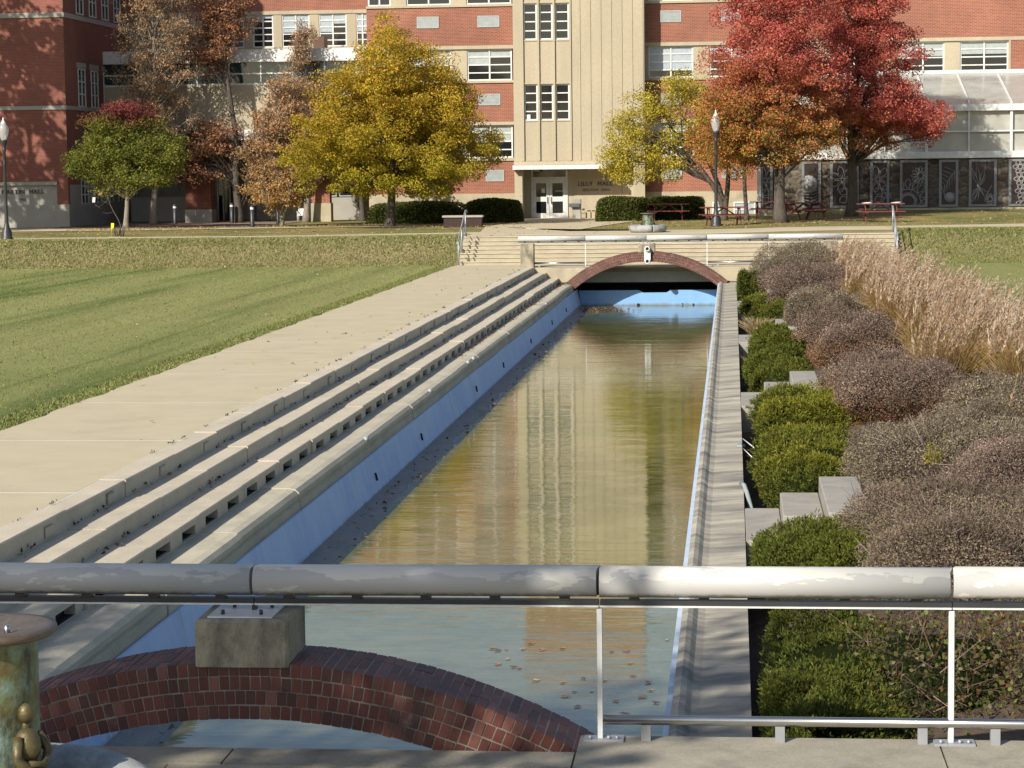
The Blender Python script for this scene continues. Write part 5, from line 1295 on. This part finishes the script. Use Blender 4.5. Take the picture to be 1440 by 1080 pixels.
# ---------------------------------------------------------------- site objects
def lamp(base, label):
    g = G(*base); t = thing('street_lamp', label, 'street lamp', g, 'globe street lamps'); x, y, z = g
    mb = MB(); mb.lathe([(.24, 0), (.24, .06), (.20, .10), (.19, .30), (.13, .42), (.10, .55), (.085, .62)], (x, y, z), 16); mb.build('base', M['darkmetal'], t)
    mb = MB(); mb.lathe([(.08, .6), (.066, 1.0), (.056, 3.35), (.075, 3.38), (.075, 3.46), (.055, 3.5), (.09, 3.6), (.125, 3.72), (.14, 3.78), (.12, 3.8)], (x, y, z), 16); mb.box(x-.03, x+.03, y-.075, y-.055, z+2.85, z+3.05); mb.build('pole', M['darkmetal'], t)
    mb = MB(); mb.lathe([(.10, 3.79), (.155, 3.95), (.20, 4.12), (.19, 4.28), (.12, 4.38), (.09, 4.41)], (x, y, z), 18); gl_ = mb.build('globe', M['lampglass'], t)
    mb = MB(); mb.lathe([(.10, 4.40), (.11, 4.43), (.06, 4.50), (.03, 4.56), (.035, 4.60), (.0, 4.66)], (x, y, z), 12); mb.build('finial', M['alum'], t)
m, tt_, p_ = nodes('frosted_lamp_glass'); p_.inputs['Base Color'].default_value = (.50, .49, .47, 1); p_.inputs['Roughness'].default_value = .18; p_.inputs['Alpha'].default_value = .6; M['lampglass'] = m
lamp((10, 337), 'black street lamp with frosted globe in front of the left brick hall')
lamp((1007, 318), 'black street lamp with frosted globe in front of the red maples')
# picnic tables: one built, the others copied
def picnic():
    t = thing('picnic_table', 'x', 'picnic table', (0, 0, 0), 'red picnic tables')
    mb = MB()
    for i in range(5): mb.bbox(-.95, .95, -.37+.15*i, -.37+.15*i+.14, .71, .75, .006)
    mb.build('table_top', M['redwood'], t)
    for s in (-1, 1):
        mb = MB()
        for k in range(2): mb.bbox(-.95, .95, s*.72-.14+.145*k, s*.72-.14+.145*k+.135, .41, .45, .006)
        mb.build('bench_seat', M['redwood'], t)
    for x in (-.62, .62):
        mb = MB()
        for s in (-1, 1): mb.obox((x, s*.50, .36), (.02, 0, 0), (0, s*.26, -.36), (0, .05, .036))
        mb.box(x-.045, x-.021, -.80, .80, .335, .41); mb.box(x-.045, x-.021, -.35, .35, .64, .71); mb.build('frame_leg', M['redwood'], t)
    mb = MB(); mb.obox((-.3, 0, .52), (.30, 0, .19), (0, .04, 0), (-.015, 0, .02)); mb.obox((.3, 0, .52), (.30, 0, -.19), (0, .04, 0), (.015, 0, .02)); mb.build('brace', M['redwood'], t)
    return t
pt = picnic()
def pl(px, py):
    if py > 400: Y = py-1000; x = at(px, 300, Y).x; return Vector((x, Y, gz(x, Y)))   # an explicit distance
    return G(px, py)
specs = [((1018, 317), .12, 'red picnic table behind the right lamp post, side on'), ((940, 310), .02, 'brown red picnic table in front of the right clipped hedge'), ((1085, 307.5), -.05, 'shaded red picnic table partly behind the big maple trunk'), ((1130, 310), .55, 'red picnic table set at an angle right of the big maple trunk'), ((1238, 312), 0, 'red picnic table with papers on top near the right stair railing')]
for i, (b, rz, lb) in enumerate(specs):
    g = pl(*b)
    if i == 0: pt.location = g; pt.rotation_euler = (0, 0, rz); pt['label'] = lb
    else: dup(pt, g, rz, lb)
g = pl(1238, 312)
for dx, dy, lb in ((-.55, -.1, 'white papers on the left end of the right picnic table'), (.62, .05, 'white papers on the right end of the right picnic table')):
    mb = MB(); mb.obox((g.x+dx, g.y+dy, g.z+.765), (.17, .02, .0), (-.02, .13, 0), (0, 0, .012)); mb.obox((g.x+dx+.05, g.y+dy, g.z+.786), (.14, -.03, .01), (.03, .12, 0), (0, 0, .009)); o = mb.build('papers', M['white']); tag(o, lb, 'papers')
# bollard lights
def bollard():
    t = thing('bollard_light', 'x', 'bollard', (0, 0, 0), 'bollard lights by the left hall')
    mb = MB(); mb.lathe([(.10, 0), (.10, .80), (.085, .805), (.085, .92)], (0, 0, 0), 14); mb.build('post', M['darkmetal'], t)
    mb = MB(); mb.lathe([(.088, .81), (.092, .86), (.088, .91)], (0, 0, 0), 14); mb.build('lens', M['alum'], t)
    mb = MB(); mb.lathe([(.10, .915), (.105, .96), (.06, 1.0), (0, 1.01)], (0, 0, 0), 14); mb.build('cap', M['darkmetal'], t)
    return t
bt = bollard()
for i, (b, lb) in enumerate((((355, 320), 'dark bollard light in the sun left of the forked tan tree'), ((246, 1108.5), 'dark bollard light with pale band between the pear trunk and the shaded pier'), ((326, 1111), 'black bollard light in the shade in front of the glass doors'), ((358, 1114), 'black bollard light in the shade against the gray wall'), ((391, 1108), 'gray bollard light just left of the tan tree stems'))):
    g = pl(*b)
    if i == 0: bt.location = g; bt['label'] = lb
    else: dup(bt, g, 0, lb)
# brick seat wall
YS = 95.0; x0, x1 = ax_(624, YS, 315), ax_(677, YS, 315); z = gz(x0, YS)
t = thing('brick_seat_wall', 'low dark red brick seat wall with a stone cap left of the entrance walk', 'low wall', ((x0+x1)/2, YS, z))
mb = MB(); mb.box(x0, x1, YS, YS+.45, z-.1, z+.42); mb.build('brick_body', M['brick_seat'], t)
mb = MB(); mb.bbox(x0-.06, x1+.06, YS-.05, YS+.5, z+.42, z+.50, .01); mb.build('cap', M['gray_stone'], t)
# bench and litter bin by the door
YB_ = 111.4; x0, x1 = ax_(819, YB_, 300), ax_(846, YB_, 300); z = gz(x0, YB_)
t = thing('stone_bench', 'pale stone bench against the wall under the hall name', 'bench', ((x0+x1)/2, YB_, z))
mb = MB(); mb.bbox(x0, x1, YB_-.2, YB_+.25, z+.40, z+.48, .01); mb.build('seat', M['limestone'], t)
for x in (x0+.32, x1-.4): mb = MB(); mb.box(x-.08, x+.08, YB_-.12, YB_+.18, z, z+.40); mb.build('leg', M['limestone'], t)
x0, x1 = ax_(805, YB_-.3, 300), ax_(817, YB_-.3, 300); z = gz(x0, YB_)
t = thing('litter_bin', 'pale square litter bin with a dark chute right of the entrance doors', 'bin', ((x0+x1)/2, YB_, z))
mb = MB(); mb.bbox(x0, x1, YB_-.45, YB_, z, z+.95, .015); mb.build('body', M['gray_stone'], t)
mb = MB(); mb.obox(((x0+x1)/2-.1, YB_-.5, z+.66), (.26, 0, 0), (0, .10, 0), (0, .03, .085)); mb.ell((x0-.02, YB_-.48, z+.63), .1, .1, .09, 10, 6); mb.build('chute', M['darkmetal'], t)
# white chair, hoop sapling, utility box
g = pl(424, 1113); t = thing('garden_chair', 'white garden chair in front of the shaded wall, left of the golden tree', 'chair', g)
mb = MB(); mb.bbox(g.x-.25, g.x+.25, g.y-.25, g.y+.25, g.z+.38, g.z+.42, .01); mb.build('seat', M['white'], t)
mb = MB(); mb.bbox(g.x-.25, g.x+.25, g.y+.22, g.y+.26, g.z+.42, g.z+.82, .01); mb.build('backrest', M['white'], t)
for a, b in ((-.22, -.22), (.22, -.22), (-.22, .22), (.22, .22)): mb = MB(); mb.tube([(g.x+a, g.y+b, g.z), (g.x+a, g.y+b, g.z+.6)], .025, 6); mb.build('leg', M['white'], t)
t.scale = (.8, .8, .8)
mb = MB()
for a in (-.24, .24): mb.bbox(g.x+a-.03, g.x+a+.03, g.y-.25, g.y+.25, g.z+.6, g.z+.64, .01)
mb.build('armrest', M['white'], t)
g = pl(168, 332); Yh = g.y; t = thing('bent_sapling', 'bare bent sapling in a small wire cage beside the sidewalk with a yellow flag', 'sapling', g)
def H_(px, py): return at(px, py, Yh)
mb = MB(); P = [(168, 332), (170, 318), (166, 308), (160, 298), (155, 288), (152, 278), (150, 272), (143, 269), (134, 271), (129, 276), (130, 283), (134, 288)]
mb.tube([H_(*p) for p in P], [.03, .026, .022, .02, .018, .016, .014, .012, .011, .010, .008, .006], 6)
for a in (((155, 288), (148, 284), (142, 282)), ((152, 280), (146, 286), (139, 291)), ((134, 288), (140, 292), (144, 294)), ((160, 298), (152, 300), (144, 299))): mb.tube([H_(*p) for p in a], [.012, .008, .004], 5)
mb.build('stem', M['bark'], t)
mb = MB(); mb.obox(H_(132, 281), (.055, 0, 0), (0, .01, 0), (.01, 0, .10)); mb.build('white_tag', M['white'], t)
mb = MB(); mb.obox(H_(141, 272.5), (.07, 0, .03), (0, .01, 0), (.02, 0, .05)); mb.build('rusty_leaf', plain('rusty_leaf', (.30, .10, .05)), t)
mb = MB()
for k in range(8):
    a = k*math.pi/4; mb.tube([(g.x+.16*math.cos(a), g.y+.16*math.sin(a), g.z), (g.x+.28*math.cos(a+.4), g.y+.28*math.sin(a+.4), g.z+.42)], .008, 4); mb.tube([(g.x+.16*math.cos(a), g.y+.16*math.sin(a), g.z), (g.x+.28*math.cos(a-.4), g.y+.28*math.sin(a-.4), g.z+.42)], .008, 4)
mb.build('wire_cage', M['darkmetal'], t)
v = H_(162, 317); mb = MB(); mb.obox(v+Vector((0, -.4, 0)), (.055, 0, 0), (0, .008, 0), (.01, 0, .10)); mb.tube([v+Vector((-.05, -.4, .1)), v+Vector((-.05, -.4, -.5))], .006, 4); o = mb.build('marker_flag', plain('yellow_plastic', (.75, .62, .02), .5)); tag(o, 'small bright yellow marker flag beside the bent sapling', 'flag')
v = pl(160, 334); mb = MB(); mb.lathe([(0, .02), (.22, .025), (.24, .0)], v, 14); o = mb.build('cover_plate', M['base_stone']); tag(o, 'round pale cover plate in the grass beside the bent sapling', 'cover')
# low ground cover by the annex and mulch rings
for px, py, rx, ry, lb in ((550, 320, 1.5, .9, 'mulch'), (1098, 313, 1.4, .8, 'mulch'), (1197, 305, 1.2, .7, 'mulch'), (200, 318, 4.8, 2.6, 'bed')):
    g = pl(px, py); mb = MB(); n = 40
    for k in range(n): a = 2*math.pi*k/n; f = 1+.12*math.sin(3*a)+.07*math.sin(7*a); x, y = g.x+rx*f*math.cos(a), g.y+.4+ry*f*math.sin(a); mb.v.append((x, y, gz(x, y)+.022))
    mb.v.append((g.x, g.y+.4, gz(g.x, g.y+.4)+.05))
    for k in range(n): mb.face((k, (k+1) % n, n))
    struct(mb.build('mulch_bed', M['mulch']))
# ---------------------------------------------------------------- fallen leaves and grass
def litter(name, pts, size, cols, wts, zoff=.012, up=.02):
    P = np.array(pts); n = len(P); P[:, 2] += zoff
    V = leafquads(P, size, .7, RG.normal(size=(n, 3))*np.array([1, 1, .12]), .1)
    c = V.mean(1, keepdims=True); V[:, :, 2] = c[:, :, 2]+(V[:, :, 2]-c[:, :, 2])*.35+np.abs(RG.normal(size=(n, 4)))*up
    o = quads(name, V, palette(cols, wts, n, .3), M['leaf']); o['kind'] = 'stuff'; return o
lc = [(.42, .30, .14), (.34, .20, .07), (.50, .42, .24), (.26, .12, .05), (.45, .36, .10)]
lw_ = [3, 2, 2, 1.2, 1.5]
pts = []; rr = random.Random(31)
def drop(n, x0, x1, y0, y1, f=None):
    k = 0
    while k < n:
        x, y = rr.uniform(x0, x1), rr.uniform(y0, y1)
        if f and not f(x, y): continue
        pts.append((x, y, gz(x, y))); k += 1
drop(420, -34, -9.8, 30, 78.5); drop(900, -40, -9.8, 78, 82.5); drop(500, -40, -9.8, 78, 80); drop(350, 5.9, 14, 45, 82)
drop(700, -34, -10.5, 86.6, 96); drop(1400, -29, -22.5, 96.5, 101); drop(1500, -26.5, -15, 100.8, 105); drop(500, -14, -9, 92, 104); drop(900, -5.5, 4, 88, 103); drop(900, 0, 14, 87.5, 104)
drop(110, -9.6, -5, 82, 110); drop(60, -9.6, -7, 20, 78)
litter('fallen_leaves', pts, .085, lc, lw_)
pts = []
for _ in range(420): y = rr.uniform(47, 77); pts.append((rr.uniform(-5.84, -5.70)+rr.random()**3*.12, y, -.55))
for _ in range(150): y = rr.uniform(75.9, 77); pts.append((rr.uniform(-6.2, -5.45), y, -.55))
for _ in range(160): y = rr.uniform(14, 77); pts.append((rr.choice([-6.66, -6.26])+rr.random()**2*.1, y, -.18 if rr.random() < .5 else -.37))
for p in [p for p in pts if p[2] > -.5]: pass
litter('terrace_leaves', [(x, y, -.18 if x < -6.45 and z > -.5 else -.368 if z > -.5 else -.555) for x, y, z in pts], .06, [(.20, .10, .05), (.28, .16, .08), (.12, .07, .05)], [2, 1, 2], .006)
pts = []
for _ in range(200):
    y = rr.uniform(14, 76); k = rr.choice([0, 1]); x0 = (-6.69, -6.29)[k]; z0 = (-.18, -.367)[k]
    for _ in range(rr.randint(1, 7)): pts.append((x0+abs(rr.gauss(0, .02)), y+rr.gauss(0, .05), z0+rr.uniform(0, .03)))
for _ in range(90):
    y = rr.uniform(14, 78)
    for _ in range(rr.randint(1, 6)): pts.append((-6.985+rr.gauss(0, .015), y+rr.gauss(0, .06), .014))
litter('seam_weeds', pts, .03, [(.05, .045, .025), (.10, .085, .05), (.07, .085, .025)], [2, 1, 1], .004)
pts = [(rr.gauss(-4.45, .5), rr.gauss(75.6, .6), WZ+.012) for _ in range(520)]; pts = [p for p in pts if -5.1 < p[0] < -2.9]
pts += [(rr.uniform(-5.1, -4.7), rr.uniform(15, 77), WZ+.035) for _ in range(300)]
litter('leaf_raft', pts, .07, [(.10, .06, .04), (.26, .17, .09), (.42, .33, .20), (.06, .045, .035)], [3, 2, 1.4, 2], .0)
# single leaves floating on the near water: each its own object
LM = []
for k, c_ in enumerate(((.30, .16, .06), (.12, .07, .05), (.26, .10, .06), (.36, .25, .12))):
    mb = MB(); n = 10; P = []
    for i in range(n): a = 2*math.pi*i/n; r_ = (.05 if i % 2 else .028); P.append((r_*1.3*math.cos(a), r_*math.sin(a), .006+.010*abs(math.sin(a*1.5+k))))
    n0 = len(mb.v); mb.v += P+[(0, 0, .004)]
    for i in range(n): mb.face((i, (i+1) % n, n))
    o = mb.build('floating_leaf', plain('floating_leaf_%d' % k, c_, .6), None, local=True); LM.append(o)
fl = [(692, 912), (700, 915), (712, 914), (735, 913), (762, 914), (722, 938), (730, 940), (754, 957), (791, 960), (820, 954), (808, 973), (832, 972), (795, 979), (860, 917), (880, 916), (938, 900), (886, 933), (890, 951), (912, 960), (915, 971), (903, 980), (922, 988), (866, 986), (714, 927), (790, 912), (812, 994), (746, 905), (850, 957), (700, 934), (878, 1004)]
for i, (px, py) in enumerate(fl):
    a, b = (px-720)/FPX, (py-540)/FPX; r_ = cx*a-cy*b+fwd; tt = (WZ+.003-H)/r_.z
    o = LM[i % 4] if i < 4 else LM[i % 4].copy()
    if i >= 4: col.objects.link(o)
    o.location = (r_.x*tt, r_.y*tt, WZ+.003); o.rotation_euler = (0, 0, i*1.3); s = .5+.4*rr.random(); o.scale = (s, s, s)
    tag(o, 'small dead leaf floating on the water just beyond the near bridge', 'leaf', 'floating leaves beyond the near bridge')
# grass blades along the visible lawn edges and over the lawns
def turf(name, n, x0, x1, y0, y1, h, cols, wts, w_=.006, pw=1.0):
    x = RG.uniform(x0, x1, n); y = y0+(y1-y0)*RG.random(n)**pw
    z = np.array([gz(a, b) for a, b in zip(x, y)]); A = np.stack([x, y, z-.01], 1)
    B = A+np.stack([RG.normal(size=n)*.4*h, RG.normal(size=n)*.4*h, RG.uniform(.5, 1.1, n)*h], 1)
    ww = w_*(1+y/60); V = ribbons(A, B, ww[:, None], ww[:, None]*.25); o = quads(name, V, palette(cols, wts, n, .3), M['twigleaf']); o['kind'] = 'stuff'; return o
gc = [(.13, .165, .045), (.20, .22, .07), (.25, .25, .09), (.33, .28, .14)]
turf('lawn_edge_grass', 26000, -10.15, -9.66, 26, 79, .05, gc, [3, 3, 2, 1])
turf('lawn_grass', 50000, -26, -9.8, 28, 79, .035, gc, [3, 4, 2, .3], .006, 1.4)
turf('bank_grass', 60000, -36, -9.7, 79, 84, .07, gc, [2, 2, 3, 3], .008)
turf('right_bank_grass', 26000, 5.8, 16, 78, 83, .07, gc, [3, 3, 2, 1], .008)
turf('upper_grass', 60000, -30, 14, 86.8, 104, .07, gc, [2, 2, 2.5, 2], .008) if 0 else None
